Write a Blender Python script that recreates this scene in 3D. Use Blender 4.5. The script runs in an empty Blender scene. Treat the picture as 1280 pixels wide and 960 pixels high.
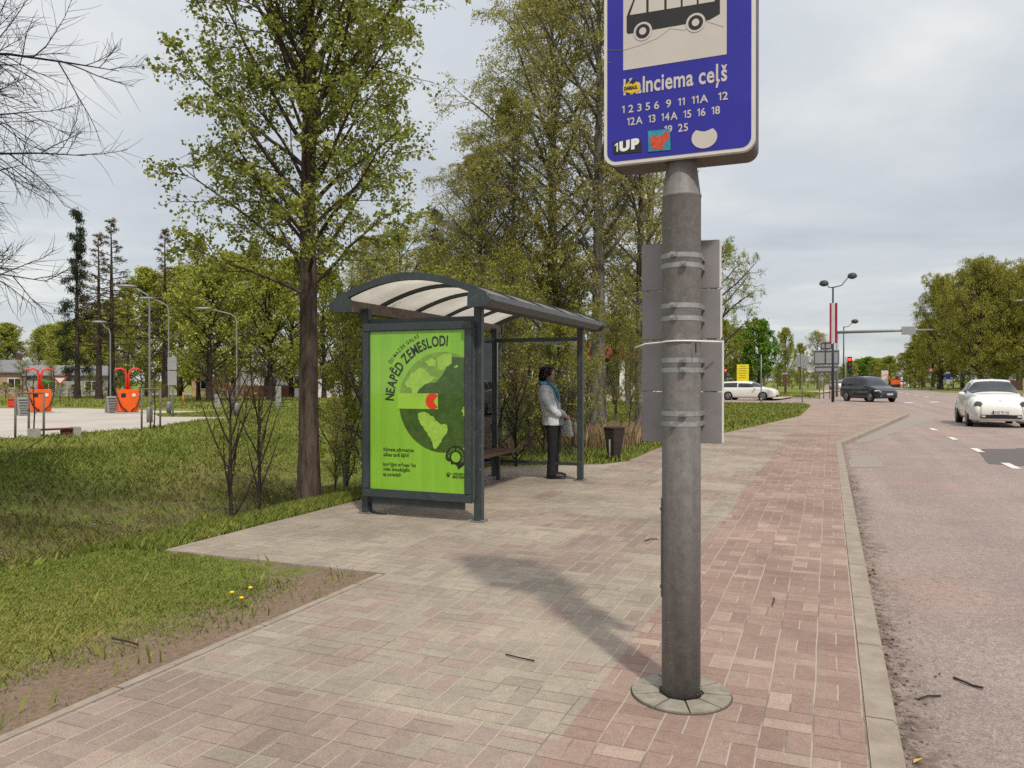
import bpy, bmesh, math, random
import numpy as np
from mathutils import Vector, Matrix
from mathutils.geometry import tessellate_polygon
S = bpy.context.scene
COL = S.collection
PI = math.pi
R_ = math.radians
# ------------------------------------------------------------------ camera
FPX, EYE, HORIZON, VPX = 961.0, 1.46, 475.0, 1036.0
YAW = math.atan((VPX-640)/FPX)
PITCH = -math.atan((480-HORIZON)/FPX)
cd = bpy.data.cameras.new('camera'); cam = bpy.data.objects.new('camera', cd); COL.objects.link(cam)
cd.sensor_fit = 'HORIZONTAL'; cd.sensor_width = 36; cd.lens = 36*FPX/1280
cd.clip_start = 0.05; cd.clip_end = 3000
cam.location = (0, 0, EYE); cam.rotation_euler = (PI/2+PITCH, 0, YAW)
S.camera = cam
S.render.resolution_x = 1024; S.render.resolution_y = 768
# ------------------------------------------------------------------ world, sun, exposure
SUN_EL = R_(52); SUN_AZ = math.atan2(0.66, -0.75)          # azimuth measured from +Y towards +X
w = bpy.data.worlds.new('World'); S.world = w; w.use_nodes = True
nt = w.node_tree; nt.nodes.clear()
def wn(t, **k):
    n = nt.nodes.new(t)
    for a, b in k.items(): setattr(n, a, b)
    return n
sky = wn('ShaderNodeTexSky', sky_type='NISHITA', sun_disc=False, sun_elevation=SUN_EL, sun_rotation=SUN_AZ)
bg1 = wn('ShaderNodeBackground'); bg1.inputs[1].default_value = 0.10
bg2 = wn('ShaderNodeBackground'); bg2.inputs[1].default_value = 0.9
mix = wn('ShaderNodeMixShader'); out = wn('ShaderNodeOutputWorld')
tc = wn('ShaderNodeTexCoord'); sep = wn('ShaderNodeSeparateXYZ')
nt.links.new(tc.outputs['Generated'], sep.inputs[0])
# clouds on a flat layer: direction divided by its height
mz = wn('ShaderNodeMath', operation='MAXIMUM'); mz.inputs[1].default_value = 0.0; nt.links.new(sep.outputs[2], mz.inputs[0])
az = wn('ShaderNodeMath', operation='ADD'); az.inputs[1].default_value = 0.10; nt.links.new(mz.outputs[0], az.inputs[0])
dx = wn('ShaderNodeMath', operation='DIVIDE'); nt.links.new(sep.outputs[0], dx.inputs[0]); nt.links.new(az.outputs[0], dx.inputs[1])
dy = wn('ShaderNodeMath', operation='DIVIDE'); nt.links.new(sep.outputs[1], dy.inputs[0]); nt.links.new(az.outputs[0], dy.inputs[1])
cb = wn('ShaderNodeCombineXYZ'); nt.links.new(dx.outputs[0], cb.inputs[0]); nt.links.new(dy.outputs[0], cb.inputs[1])
nz = wn('ShaderNodeTexNoise'); nz.inputs['Scale'].default_value = 0.62; nz.inputs['Detail'].default_value = 7; nz.inputs['Roughness'].default_value = 0.55
nz.inputs['Distortion'].default_value = 0.3
nt.links.new(cb.outputs[0], nz.inputs['Vector'])
rp = wn('ShaderNodeValToRGB'); cr = rp.color_ramp
cr.elements[0].position = 0.30; cr.elements[0].color = (0.37, 0.385, 0.425, 1)
cr.elements[1].position = 0.66; cr.elements[1].color = (0.66, 0.66, 0.64, 1)
e = cr.elements.new(0.44); e.color = (0.455, 0.475, 0.505, 1)
e = cr.elements.new(0.55); e.color = (0.525, 0.545, 0.56, 1)
nt.links.new(nz.outputs[0], rp.inputs[0])
# an overcast sky grows brighter towards the zenith
zp = wn('ShaderNodeMath', operation='POWER'); zp.inputs[1].default_value = 2.5; nt.links.new(mz.outputs[0], zp.inputs[0])
zm = wn('ShaderNodeMath', operation='MULTIPLY_ADD'); zm.inputs[1].default_value = 1.5; zm.inputs[2].default_value = 0.93; nt.links.new(zp.outputs[0], zm.inputs[0]); nt.links.new(zm.outputs[0], bg2.inputs[1])
nt.links.new(sky.outputs[0], bg1.inputs[0]); nt.links.new(rp.outputs[0], bg2.inputs[0])
mix.inputs[0].default_value = 0.88
nt.links.new(bg1.outputs[0], mix.inputs[1]); nt.links.new(bg2.outputs[0], mix.inputs[2]); nt.links.new(mix.outputs[0], out.inputs[0])
sl = bpy.data.lights.new('sun', 'SUN'); so = bpy.data.objects.new('sun', sl); COL.objects.link(so)
sl.energy = 2.0; sl.angle = R_(2.6); sl.color = (1.0, 0.93, 0.82)
sd = Vector((math.sin(SUN_AZ)*math.cos(SUN_EL), math.cos(SUN_AZ)*math.cos(SUN_EL), math.sin(SUN_EL)))
so.rotation_euler = sd.to_track_quat('Z', 'Y').to_euler(); so.location = (8, -10, 20)
S.view_settings.view_transform = 'Standard'; S.view_settings.look = 'None'
S.view_settings.exposure = 0.45; S.view_settings.gamma = 1
S.cycles.max_bounces = 6; S.cycles.transparent_max_bounces = 12; S.cycles.diffuse_bounces = 3
S.cycles.use_denoising = False; S.cycles.sample_clamp_indirect = 2.5; S.cycles.sample_clamp_direct = 12; S.cycles.caustics_reflective = False; S.cycles.caustics_refractive = False
# ------------------------------------------------------------------ pixel -> world (design helper)
_F = np.array([-math.sin(YAW)*math.cos(PITCH), math.cos(YAW)*math.cos(PITCH), math.sin(PITCH)])
_R = np.array([math.cos(YAW), math.sin(YAW), 0.0]); _U = np.cross(_R, _F); _C = np.array([0, 0, EYE])
def ray(px, py): return _F + (px-640)/FPX*_R + (480-py)/FPX*_U
def G(px, py, z=0.0):
    d = ray(px, py); return _C + d*((z-EYE)/d[2])
def AtY(px, py, Y): d = ray(px, py); return _C + d*(Y/d[1])
def AtD(px, py, D): return _C + ray(px, py)*D
# ------------------------------------------------------------------ node / material helpers
class M:
    def __init__(s, name):
        s.m = bpy.data.materials.new(name); s.m.use_nodes = True; s.t = s.m.node_tree
        s.b = s.t.nodes['Principled BSDF']
    def n(s, t, **k):
        nd = s.t.nodes.new(t)
        for a, b in k.items(): setattr(nd, a, b)
        return nd
    def put(s, sock, v):
        if isinstance(v, bpy.types.NodeSocket): s.t.links.new(v, sock)
        elif v is not None:
            if hasattr(v, '__len__') and len(v) == 3 and sock.type == 'RGBA': v = (*v, 1)
            sock.default_value = v
    def op(s, o, a, b=None, c=None):
        nd = s.n('ShaderNodeMath', operation=o); s.put(nd.inputs[0], a)
        if b is not None: s.put(nd.inputs[1], b)
        if c is not None: s.put(nd.inputs[2], c)
        return nd.outputs[0]
    def mixc(s, f, a, b, mode='MIX'):
        nd = s.n('ShaderNodeMix', data_type='RGBA', blend_type=mode)
        s.put(nd.inputs[0], f); s.put(nd.inputs[6], a); s.put(nd.inputs[7], b)
        return nd.outputs[2]
    def obj(s): return s.n('ShaderNodeTexCoord').outputs['Object']
    def noise(s, scale, detail=4, rough=0.55, vec=None, dist=0):
        nd = s.n('ShaderNodeTexNoise'); nd.inputs['Scale'].default_value = scale; nd.inputs['Detail'].default_value = detail
        nd.inputs['Roughness'].default_value = rough; nd.inputs['Distortion'].default_value = dist
        s.put(nd.inputs['Vector'], vec if vec is not None else s.obj()); return nd.outputs[0]
    def ramp(s, f, stops):
        nd = s.n('ShaderNodeValToRGB'); r = nd.color_ramp
        while len(r.elements) < len(stops): r.elements.new(0.5)
        for e, (p, c) in zip(r.elements, stops):
            e.position = p; e.color = (*c, 1) if hasattr(c, '__len__') else (c, c, c, 1)
        s.put(nd.inputs[0], f); return nd.outputs[0]
    def sstep(s, v, a, b):
        nd = s.n('ShaderNodeMapRange', interpolation_type='SMOOTHSTEP'); s.put(nd.inputs[0], v)
        nd.inputs[1].default_value = a; nd.inputs[2].default_value = b; return nd.outputs[0]
    def bump(s, h, strength=0.3, dist=0.01):
        nd = s.n('ShaderNodeBump'); nd.inputs['Strength'].default_value = strength; nd.inputs['Distance'].default_value = dist
        s.put(nd.inputs['Height'], h); s.t.links.new(nd.outputs[0], s.b.inputs['Normal'])
    def set(s, color=None, rough=None, metal=None, spec=None):
        if color is not None: s.put(s.b.inputs['Base Color'], color)
        if rough is not None: s.put(s.b.inputs['Roughness'], rough)
        if metal is not None: s.put(s.b.inputs['Metallic'], metal)
        if spec is not None: s.put(s.b.inputs['Specular IOR Level'], spec)
        return s.m
def simple(name, c, rough=0.6, metal=0.0, var=0.12, scale=6.0, spec=0.4, coat=0, dirt=None, bump=0):
    """paint / metal / plastic with uneven tone and roughness"""
    m = M(name); n = m.noise(scale, 5, 0.6)
    f = m.ramp(n, [(0.3, 1-var), (0.7, 1+var*0.6)])
    col = m.mixc(1.0, c, f, 'MULTIPLY')
    if dirt:
        n2 = m.noise(scale*2.7, 6, 0.65)
        col = m.mixc(m.sstep(n2, 0.56, 0.72), col, dirt)
    rr = m.ramp(n, [(0.3, max(0.02, rough-0.08)), (0.7, min(1, rough+0.1))])
    m.set(col, rr, metal, spec)
    if coat: m.b.inputs['Coat Weight'].default_value = coat; m.b.inputs['Coat Roughness'].default_value = 0.05
    if bump: m.bump(m.noise(scale*12, 3), bump, 0.004)
    return m.m
def leafmat(name, c1, c2, trans=0.35):
    m = M(name); a = m.n('ShaderNodeAttribute', attribute_name='rnd').outputs['Fac']
    oi = m.n('ShaderNodeObjectInfo').outputs['Random']
    f = m.op('ADD', m.op('MULTIPLY', a, 0.8), m.op('MULTIPLY', oi, 0.2))
    col = m.ramp(f, [(0.0, c1), (1.0, c2)])
    d = m.n('ShaderNodeBsdfDiffuse'); t = m.n('ShaderNodeBsdfTranslucent'); mx = m.n('ShaderNodeMixShader')
    m.put(d.inputs[0], col); m.put(t.inputs[0], m.mixc(1.0, col, (1.15, 1.2, 0.6), 'MULTIPLY')); mx.inputs[0].default_value = trans
    m.t.links.new(d.outputs[0], mx.inputs[1]); m.t.links.new(t.outputs[0], mx.inputs[2])
    m.t.links.new(mx.outputs[0], m.t.nodes['Material Output'].inputs[0]); m.t.nodes.remove(m.b)
    return m.m
# ------------------------------------------------------------------ object helpers
def tag(o, label=None, cat=None, group=None, kind=None):
    if label: o['label'] = label
    if cat: o['category'] = cat
    if group: o['group'] = group
    if kind: o['kind'] = kind
    return o
def empty(name, loc=(0, 0, 0), rz=0.0, label=None, cat=None, group=None):
    o = bpy.data.objects.new(name, None); COL.objects.link(o); o.location = loc; o.rotation_euler = (0, 0, rz)
    o.empty_display_size = 0.2
    return tag(o, label, cat, group)
def copy_tree(o, parent=None):
    c = o.copy(); COL.objects.link(c)
    if parent: c.parent = parent
    for ch in list(o.children): copy_tree(ch, c)
    return c
def link(name, me, parent=None):
    o = bpy.data.objects.new(name, me); COL.objects.link(o)
    if parent: o.parent = parent
    return o
class MB:
    def __init__(s): s.v = []; s.f = []; s.mi = []; s.cur = 0; s.sm = []; s.smooth = False
    def add(s, vs, fs):
        b = len(s.v); s.v += [tuple(float(q) for q in p) for p in vs]
        for f in fs: s.f.append([i+b for i in f]); s.mi.append(s.cur); s.sm.append(s.smooth)
        return s
    def box(s, c, d, M4=None, bev=0.0):
        x, y, z = d[0]/2, d[1]/2, d[2]/2
        if bev > 0:
            bm = bmesh.new(); bmesh.ops.create_cube(bm, size=1); bmesh.ops.scale(bm, vec=d, verts=bm.verts)
            bmesh.ops.bevel(bm, geom=bm.edges[:]+bm.verts[:], offset=bev, segments=2, affect='EDGES')
            bm.verts.index_update(); vs = [v.co.copy() for v in bm.verts]; fs = [[v.index for v in f.verts] for f in bm.faces]; bm.free()
        else:
            vs = [Vector((a*x, b*y, g*z)) for a in (-1, 1) for b in (-1, 1) for g in (-1, 1)]
            fs = [(0, 1, 3, 2), (4, 6, 7, 5), (0, 4, 5, 1), (2, 3, 7, 6), (0, 2, 6, 4), (1, 5, 7, 3)]
        if M4 is not None: vs = [M4 @ v for v in vs]
        return s.add([Vector(v)+Vector(c) for v in vs], fs)
    def bb(s, x0, x1, y0, y1, z0, z1, bev=0.0):
        return s.box(((x0+x1)/2, (y0+y1)/2, (z0+z1)/2), (abs(x1-x0), abs(y1-y0), abs(z1-z0)), None, bev)
    def tube(s, path, rad, n=8, cap=True, up=None):
        P = [Vector(p) for p in path]; rad = rad if hasattr(rad, '__len__') else [rad]*len(P)
        t0 = (P[1]-P[0]).normalized()
        u = Vector(up) if up else (Vector((0, 0, 1)) if abs(t0.z) < 0.9 else Vector((1, 0, 0)))
        vs = []; prev = None
        for i, p in enumerate(P):
            t = (P[min(i+1, len(P)-1)]-P[max(i-1, 0)]).normalized()
            a = (u - t*u.dot(t))
            a = a.normalized() if a.length > 1e-5 else t.orthogonal().normalized()
            u = a; b = t.cross(a)
            for k in range(n):
                an = 2*PI*(k+0.5)/n; vs.append(p + (a*math.cos(an)+b*math.sin(an))*rad[i])
        fs = []
        for i in range(len(P)-1):
            for k in range(n):
                fs.append((i*n+k, i*n+(k+1) % n, (i+1)*n+(k+1) % n, (i+1)*n+k))
        sm = s.smooth; s.smooth = n > 5; s.add(vs, fs); b0 = len(s.v)-len(vs)
        s.smooth = False
        if cap:
            s.f.append([b0+k for k in reversed(range(n))]); s.mi.append(s.cur); s.sm.append(False)
            s.f.append([b0+(len(P)-1)*n+k for k in range(n)]); s.mi.append(s.cur); s.sm.append(False)
        s.smooth = sm; return s
    def lathe(s, prof, n=24, c=(0, 0, 0), axis='z', cap=True):
        def T(x, y, z):
            if axis == 'y': x, y, z = x, -z, y
            if axis == 'x': x, y, z = z, x, y
            return (x+c[0], y+c[1], z+c[2])
        vs = [T(r*math.cos(2*PI*k/n), r*math.sin(2*PI*k/n), z) for r, z in prof for k in range(n)]
        fs = [(i*n+k, i*n+(k+1) % n, (i+1)*n+(k+1) % n, (i+1)*n+k) for i in range(len(prof)-1) for k in range(n)]
        b0 = len(s.v); sm = s.smooth; s.smooth = True; s.add(vs, fs); s.smooth = sm
        if cap:
            s.f.append([b0+k for k in reversed(range(n))]); s.mi.append(s.cur); s.sm.append(False)
            s.f.append([b0+(len(prof)-1)*n+k for k in range(n)]); s.mi.append(s.cur); s.sm.append(False)
        return s
    def ball(s, c, r, n=12, m=8, M4=None):
        r = r if hasattr(r, '__len__') else (r, r, r)
        vs = []; fs = []
        for i in range(m+1):
            th = PI*i/m
            for k in range(n):
                an = 2*PI*k/n; v = Vector((r[0]*math.sin(th)*math.cos(an), r[1]*math.sin(th)*math.sin(an), r[2]*math.cos(th)))
                if M4 is not None: v = M4 @ v
                vs.append(v+Vector(c))
        for i in range(m):
            for k in range(n): fs.append((i*n+k, (i+1)*n+k, (i+1)*n+(k+1) % n, i*n+(k+1) % n))
        sm = s.smooth; s.smooth = True; s.add(vs, fs); s.smooth = sm; return s
    def prism(s, poly, T, h, both=True):
        """poly: 2-D points; T(x,y,d) -> 3-D; depth from 0 to h"""
        n = len(poly); tri = tessellate_polygon([[Vector((p[0], p[1], 0)) for p in poly]])
        vs = [T(p[0], p[1], 0) for p in poly]+[T(p[0], p[1], h) for p in poly]
        fs = [tuple(t) for t in tri]
        if h:
            fs += [tuple(i+n for i in reversed(t)) for t in tri]
            fs += [(i, (i+1) % n, (i+1) % n+n, i+n) for i in range(n)]
        else: vs = vs[:n]
        return s.add(vs, fs)
    def build(s, name, mats, parent=None, fixn=True):
        me = bpy.data.meshes.new(name); me.from_pydata(s.v, [], s.f)
        mats = mats if isinstance(mats, (list, tuple)) else [mats]
        for m in mats: me.materials.append(m)
        me.polygons.foreach_set('material_index', s.mi); me.polygons.foreach_set('use_smooth', s.sm)
        me.update()
        if fixn:
            bm = bmesh.new(); bm.from_mesh(me); bmesh.ops.recalc_face_normals(bm, faces=bm.faces); bm.to_mesh(me); bm.free()
        return link(name, me, parent)
def np_mesh(name, V, Fq, mat, smooth=False, rnd=None):
    me = bpy.data.meshes.new(name); V = np.asarray(V, dtype=np.float32); Fq = np.asarray(Fq, dtype=np.int32)
    k = Fq.shape[1]; me.vertices.add(len(V)); me.vertices.foreach_set('co', V.ravel())
    me.loops.add(Fq.size); me.loops.foreach_set('vertex_index', Fq.ravel())
    me.polygons.add(len(Fq)); me.polygons.foreach_set('loop_start', np.arange(len(Fq), dtype=np.int32)*k)
    if rnd is not None:
        at = me.attributes.new('rnd', 'FLOAT', 'POINT'); at.data.foreach_set('value', np.asarray(rnd, dtype=np.float32))
    me.materials.append(mat); me.update(calc_edges=True)
    if smooth: me.polygons.foreach_set('use_smooth', np.ones(len(Fq), dtype=bool))
    return me
_fonts = {}
def text_geo(s, size, sx=1.0, align='LEFT', bold=0.0):
    cu = bpy.data.curves.new('t', 'FONT'); cu.body = s; cu.size = size; cu.align_x = align; cu.offset = bold; cu.resolution_u = 4
    o = bpy.data.objects.new('t', cu); me = bpy.data.meshes.new_from_object(o)
    vs = [(v.co.x*sx, v.co.y) for v in me.vertices]; fs = [tuple(p.vertices) for p in me.polygons]
    bpy.data.objects.remove(o); bpy.data.meshes.remove(me); bpy.data.curves.remove(cu)
    return vs, fs
ONE = ([(.17, 0), (.17, .565), (.03, .47), (.03, .575), (.185, .70), (.275, .70), (.275, 0)], [(0, 1, 4, 5, 6), (1, 2, 3, 4)])
def compose(s, size, bold=0.0, gap=.085, space=.25):
    """lettering as a list of words; a word is a list of (vertices, faces) glyphs"""
    words = [[]]; x = 0.0
    for ch in s:
        if ch == ' ': x += space*size; words += [[]] if words[-1] else []; continue
        vs, fs = ([(a*size, b*size) for a, b in ONE[0]], ONE[1]) if ch == '1' else text_geo(ch, size, 1, 'LEFT', bold)
        a, b = min(v[0] for v in vs), max(v[0] for v in vs)
        words[-1].append(([(v[0]-a+x, v[1]) for v in vs], fs)); x += b-a+gap*size
    return [w_ for w_ in words if w_], x-gap*size
def text_on(mb, s, size, T, sx=1.0, align='LEFT', bold=0.0, width=None):
    """add lettering to MB; T(x,y) -> 3-D point; width: fit the line to this width"""
    vs, fs = text_geo(s, size, sx, align, bold)
    if width and vs:
        x0 = min(v[0] for v in vs); x1 = max(v[0] for v in vs); k = width/(x1-x0)
        vs = [((v[0]-(x0 if align == 'LEFT' else 0))*k, v[1]) for v in vs]
    mb.add([T(*v) for v in vs], fs); return mb
# ================================================================== THE GROUND
rng = np.random.default_rng(7); random.seed(7)
def sms(x, a, b):
    t = np.clip((x-a)/(b-a), 0, 1); return t*t*(3-2*t)
def terrain(x, y):
    x = np.asarray(x, float); y = np.asarray(y, float)
    z = -0.02+0.0*x
    down = sms(-x, 5.55, 8.6); up = sms(x, -14.5, -10.2)
    z = z - 0.95*down*up*(1-sms(y, 15, 24))
    z = z + 0.05*np.sin(x*1.3+y*0.7)*np.sin(y*0.9-x*0.4)*sms(-x, 6, 7)*(1-sms(-x, 14, 16))
    paved = sms(x, -0.9, -0.72)*(1-sms(x, 18.2, 18.5))
    street = (sms(y, 50.6, 50.75)*(1-sms(y, 70.0, 70.4)))*sms(x, -140, -139)*(1-sms(x, 18.2, 18.5))
    z = z - 0.24*np.maximum(paved, street)
    z = z + 0.10*sms(x, 18.5, 22)*(y > 0)
    plaza = 0
    return z
xs = np.unique(np.concatenate([[-900, -500, -300, -200, -139.5, -120, -90, -70, -50, -40], np.arange(-32, -16, 1.0), np.arange(-16, -5.2, 0.3), np.arange(-5.2, -1, 0.6), [-1, -0.9, -0.85, -0.8, -0.76, -0.72, -0.5, 4, 10, 15, 18, 18.2, 18.3, 18.4, 18.5, 19, 20, 21, 22, 25, 30, 40, 60, 90, 150, 300, 600, 900]]))
ys = np.unique(np.concatenate([[-60, -20, -6], np.arange(-4, 26, 0.4), np.arange(26, 50, 1.5), [50, 50.55, 50.6, 50.65, 50.7, 50.75, 52, 60, 68, 69.9, 70, 70.1, 70.2, 70.3, 70.4, 71, 74, 80, 90, 110, 140, 180, 250, 400, 700, 1400]]))
XX, YY = np.meshgrid(xs, ys); ZZ = terrain(XX, YY)
nx, ny = len(xs), len(ys)
V = np.stack([XX.ravel(), YY.ravel(), ZZ.ravel()], 1)
i, j = np.meshgrid(np.arange(nx-1), np.arange(ny-1)); a = (j*nx+i).ravel()
Fq = np.stack([a, a+1, a+nx+1, a+nx], 1)
def soilmask(m, P):
    """worn earth along the pavement edge, dead leaves on the ditch bank"""
    s = m.n('ShaderNodeSeparateXYZ'); m.put(s.inputs[0], P); x, y = s.outputs[0], s.outputs[1]
    n = m.noise(2.3, 5, 0.6, P); n2 = m.noise(9, 5, 0.65, P)
    wob = m.op('ADD', m.op('MULTIPLY', m.op('SUBTRACT', n, 0.5), 1.5), m.op('MULTIPLY', m.op('SUBTRACT', n2, 0.5), 0.5))
    edge = m.op('MAXIMUM', m.sstep(m.op('ADD', x, wob), -4.15, -3.55), 0.0)
    edge = m.op('MULTIPLY', edge, m.op('LESS_THAN', y, 5.4))
    e2 = m.op('MULTIPLY', m.sstep(m.op('ADD', y, wob), 4.75, 5.05), m.op('MULTIPLY', m.op('LESS_THAN', y, 5.4), m.sstep(x, -4.6, -3.6)))
    edge = m.op('MAXIMUM', edge, e2)
    cx = m.op('ABSOLUTE', m.op('ADD', x, 10.2)); cy = m.op('ABSOLUTE', m.op('SUBTRACT', y, 8.0))
    bank = m.op('MULTIPLY', m.op('SUBTRACT', 1.0, m.sstep(cx, 1.2, 3.0)), m.op('SUBTRACT', 1.0, m.sstep(cy, 5.0, 8.5)))
    dead = m.op('MULTIPLY', bank, m.sstep(m.op('ADD', n, m.op('MULTIPLY', n2, 0.35)), 0.52, 0.72))
    return edge, dead, n, n2
def ground_color(m, soil=True):
    P = m.obj(); edge, dead, n, n2 = soilmask(m, P)
    big = m.noise(0.55, 3, 0.5, P)
    g = m.ramp(m.op('ADD', m.op('MULTIPLY', n2, 0.6), m.op('MULTIPLY', big, 0.5)), [(0.36, (0.082, 0.100, 0.022)), (0.52, (0.145, 0.175, 0.036)), (0.70, (0.230, 0.215, 0.066))])
    fine = m.noise(60, 4, 0.7, P)
    brown = m.ramp(fine, [(0.3, (0.075, 0.052, 0.030)), (0.7, (0.185, 0.13, 0.082))])
    dirt = m.ramp(m.noise(34, 6, 0.7, P), [(0.3, (0.155, 0.105, 0.074)), (0.72, (0.285, 0.205, 0.148))])
    c = m.mixc(m.op('MULTIPLY', dead, 0.6), g, brown)
    if soil: c = m.mixc(edge, c, dirt)
    return c, fine
m = M('lawn'); c, fine = ground_color(m); m.set(c, 0.95, spec=0.1); m.bump(fine, 0.6, 0.03); LAWN = m.m
m = M('grass_blades'); c, fine = ground_color(m, False)
rn = m.n('ShaderNodeAttribute', attribute_name='rnd').outputs['Fac']
c = m.mixc(1.0, c, m.ramp(rn, [(0.0, (0.75, 0.85, 0.7)), (0.55, (1.3, 1.3, 1.1)), (0.8, (1.6, 1.4, 1.3)), (1.0, (2.2, 1.7, 1.8))]), 'MULTIPLY')
m.set(c, 0.7, spec=0.15); BLADE = m.m
o = link('ground', np_mesh('ground', V, Fq, LAWN, True)); tag(o, kind='structure')

# ------------------------------------------------------------------ road
m = M('asphalt'); P = m.obj(); s3 = m.n('ShaderNodeSeparateXYZ'); m.put(s3.inputs[0], P)
sp = m.noise(210, 3, 0.8, P); md = m.noise(1.1, 5, 0.6, P); lg = m.noise(0.22, 4, 0.55, P)
vec = m.n('ShaderNodeMapping'); vec.inputs['Scale'].default_value = (1.6, 0.06, 1); m.put(vec.inputs[0], P)
tr = m.noise(1.0, 4, 0.55, vec.outputs[0])
s2 = m.noise(75, 4, 0.85, P); s4 = m.noise(24, 5, 0.8, P)
base = m.ramp(m.op('ADD', m.op('MULTIPLY', sp, 0.5), m.op('MULTIPLY', s2, 0.5)), [(0.34, (0.092, 0.068, 0.058)), (0.5, (0.268, 0.205, 0.178)), (0.66, (0.53, 0.435, 0.385))])
base = m.mixc(1.0, base, m.ramp(s4, [(0.32, 0.78), (0.68, 1.22)]), 'MULTIPLY')
tone = m.ramp(m.op('ADD', m.op('MULTIPLY', md, 0.5), m.op('MULTIPLY', tr, 0.5)), [(0.36, 0.86), (0.62, 1.12)])
base = m.mixc(1.0, base, tone, 'MULTIPLY')
base = m.mixc(m.sstep(lg, 0.52, 0.66), base, m.mixc(1.0, base, (1.12, 1.02, 0.98), 'MULTIPLY'))
gut = m.op('SUBTRACT', 1.0, m.sstep(m.op('ADD', s3.outputs[0], m.op('MULTIPLY', md, 0.5)), 0.52, 0.80))   # grit along the kerb
gut = m.op('MULTIPLY', gut, m.op('LESS_THAN', s3.outputs[1], 20))
base = m.mixc(m.op('MULTIPLY', gut, m.sstep(m.noise(14, 5, 0.7, P), 0.40, 0.6)), base, (0.115, 0.085, 0.065))
crk = m.n('ShaderNodeTexVoronoi', feature='DISTANCE_TO_EDGE'); crk.inputs['Scale'].default_value = 0.34
wv = m.mixc(0.12, P, m.n('ShaderNodeTexNoise').outputs[1]); m.put(crk.inputs['Vector'], wv)
cm = m.op('MULTIPLY', m.op('LESS_THAN', crk.outputs[0], 0.0035), m.sstep(lg, 0.5, 0.6))
m.set(base, 0.88, spec=0.25); m.bump(sp, 0.55, 0.006); ASPH = m.m
def flat(name, polys, z, mat, kind='structure', parent=None):
    mb = MB()
    for p in polys: mb.prism(p, lambda x, y, d: (x, y, z), 0)
    o = mb.build(name, mat, parent)
    for pl in o.data.polygons:
        if pl.normal.z < 0: pl.flip()
    o.data.update()
    if kind: o['kind'] = kind
    return o
RZ = -0.11
flat('road', [[(-0.95, -8), (18.35, -8), (18.35, 51), (18.35, 70.2), (18.35, 420), (-0.95, 420), (-0.95, 70.2), (-0.95, 50.7)], [(-138, 50.7), (-0.95, 50.7), (-0.95, 70.2), (-138, 70.2)]], RZ, ASPH)
PATCH = simple('asphalt_patch', (0.12, 0.10, 0.093), 0.85, var=0.35, scale=60, dirt=(0.16, 0.14, 0.13))
PALE = simple('concrete_patch', (0.29, 0.245, 0.205), 0.9, var=0.3, scale=30, dirt=(0.2, 0.17, 0.14))
def jag(poly, k=0.05, n=5):
    out = []
    for q in range(len(poly)):
        a, b = np.array(poly[q]), np.array(poly[(q+1) % len(poly)])
        for t in range(n): out.append(tuple(a+(b-a)*t/n+rng.normal(0, k, 2)*(t > 0)))
    return out
px = lambda pts, z=RZ: [tuple(G(x, y, z)[:2]) for x, y in pts]
flat('road_patch', [jag(px([(1222, 562), (1236, 580), (1420, 590), (1420, 566), (1290, 560)]), .04)], RZ+.004, PATCH)
flat('road_patch', [jag(px([(1060, 571), (1094, 569), (1110, 584), (1062, 585)]), .05), jag(px([(1064, 556), (1090, 552), (1140, 534), (1172, 522), (1136, 521), (1072, 548)]), .06)], RZ+.004, PALE)
m = M('road_paint'); m.set(m.mixc(m.sstep(m.noise(38, 5, 0.7), 0.54, 0.68), (0.66, 0.62, 0.56), (0.24, 0.20, 0.18)), 0.7); RPAINT = m.m
dash = []
for y0 in (27.2, 23.1, 19.4, 16.0, 12.4): dash.append([(3.0, y0-.1), (3.14, y0-.1), (3.14, y0+.95), (3.0, y0+.95)])
for k in range(8): dash.append([(4.6+k*1.75, 58.6+k*1.65), (5.2+k*1.75, 59.2+k*1.65), (5.75+k*1.75, 61.2+k*1.65), (5.1+k*1.75, 60.6+k*1.65)])
for k in range(14): dash.append([(8.2, 78+k*9), (8.38, 78+k*9), (8.38, 82+k*9), (8.2, 82+k*9)])
flat('lane_markings', [jag(d, .012, 3) for d in dash], RZ+.008, RPAINT)

# ------------------------------------------------------------------ pavement of concrete bricks
m = M('paving_bricks'); P0 = m.obj()
wob = m.n('ShaderNodeTexNoise'); wob.inputs['Scale'].default_value = 2.1; m.put(wob.inputs['Vector'], P0)
vm = m.n('ShaderNodeVectorMath', operation='MULTIPLY_ADD'); m.put(vm.inputs[0], wob.outputs[1]); vm.inputs[1].default_value = (0.016, 0.016, 0); m.put(vm.inputs[2], P0)
s3 = m.n('ShaderNodeSeparateXYZ'); m.put(s3.inputs[0], vm.outputs[0]); x = m.op('ADD', s3.outputs[0], 0.05); y = m.op('ADD', s3.outputs[1], 40.0)
fl = lambda a: m.op('FLOOR', a)
ci = fl(m.op('DIVIDE', x, 0.2)); fx = m.op('SUBTRACT', x, m.op('MULTIPLY', ci, 0.2))
y1 = m.op('ADD', y, m.op('MULTIPLY', m.op('MODULO', m.op('ADD', ci, 200), 2), 0.2))
ri = fl(m.op('DIVIDE', y1, 0.4)); fy = m.op('SUBTRACT', y1, m.op('MULTIPLY', ri, 0.4))
pair = m.op('GREATER_THAN', fy, 0.2); npair = m.op('SUBTRACT', 1.0, pair)
hx = m.op('MODULO', fx, 0.1); hy = m.op('MODULO', fy, 0.1)
edge2 = lambda v, L: m.op('MINIMUM', v, m.op('SUBTRACT', L, v))
dxT = edge2(fx, 0.2); dxP = edge2(hx, 0.1)
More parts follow.
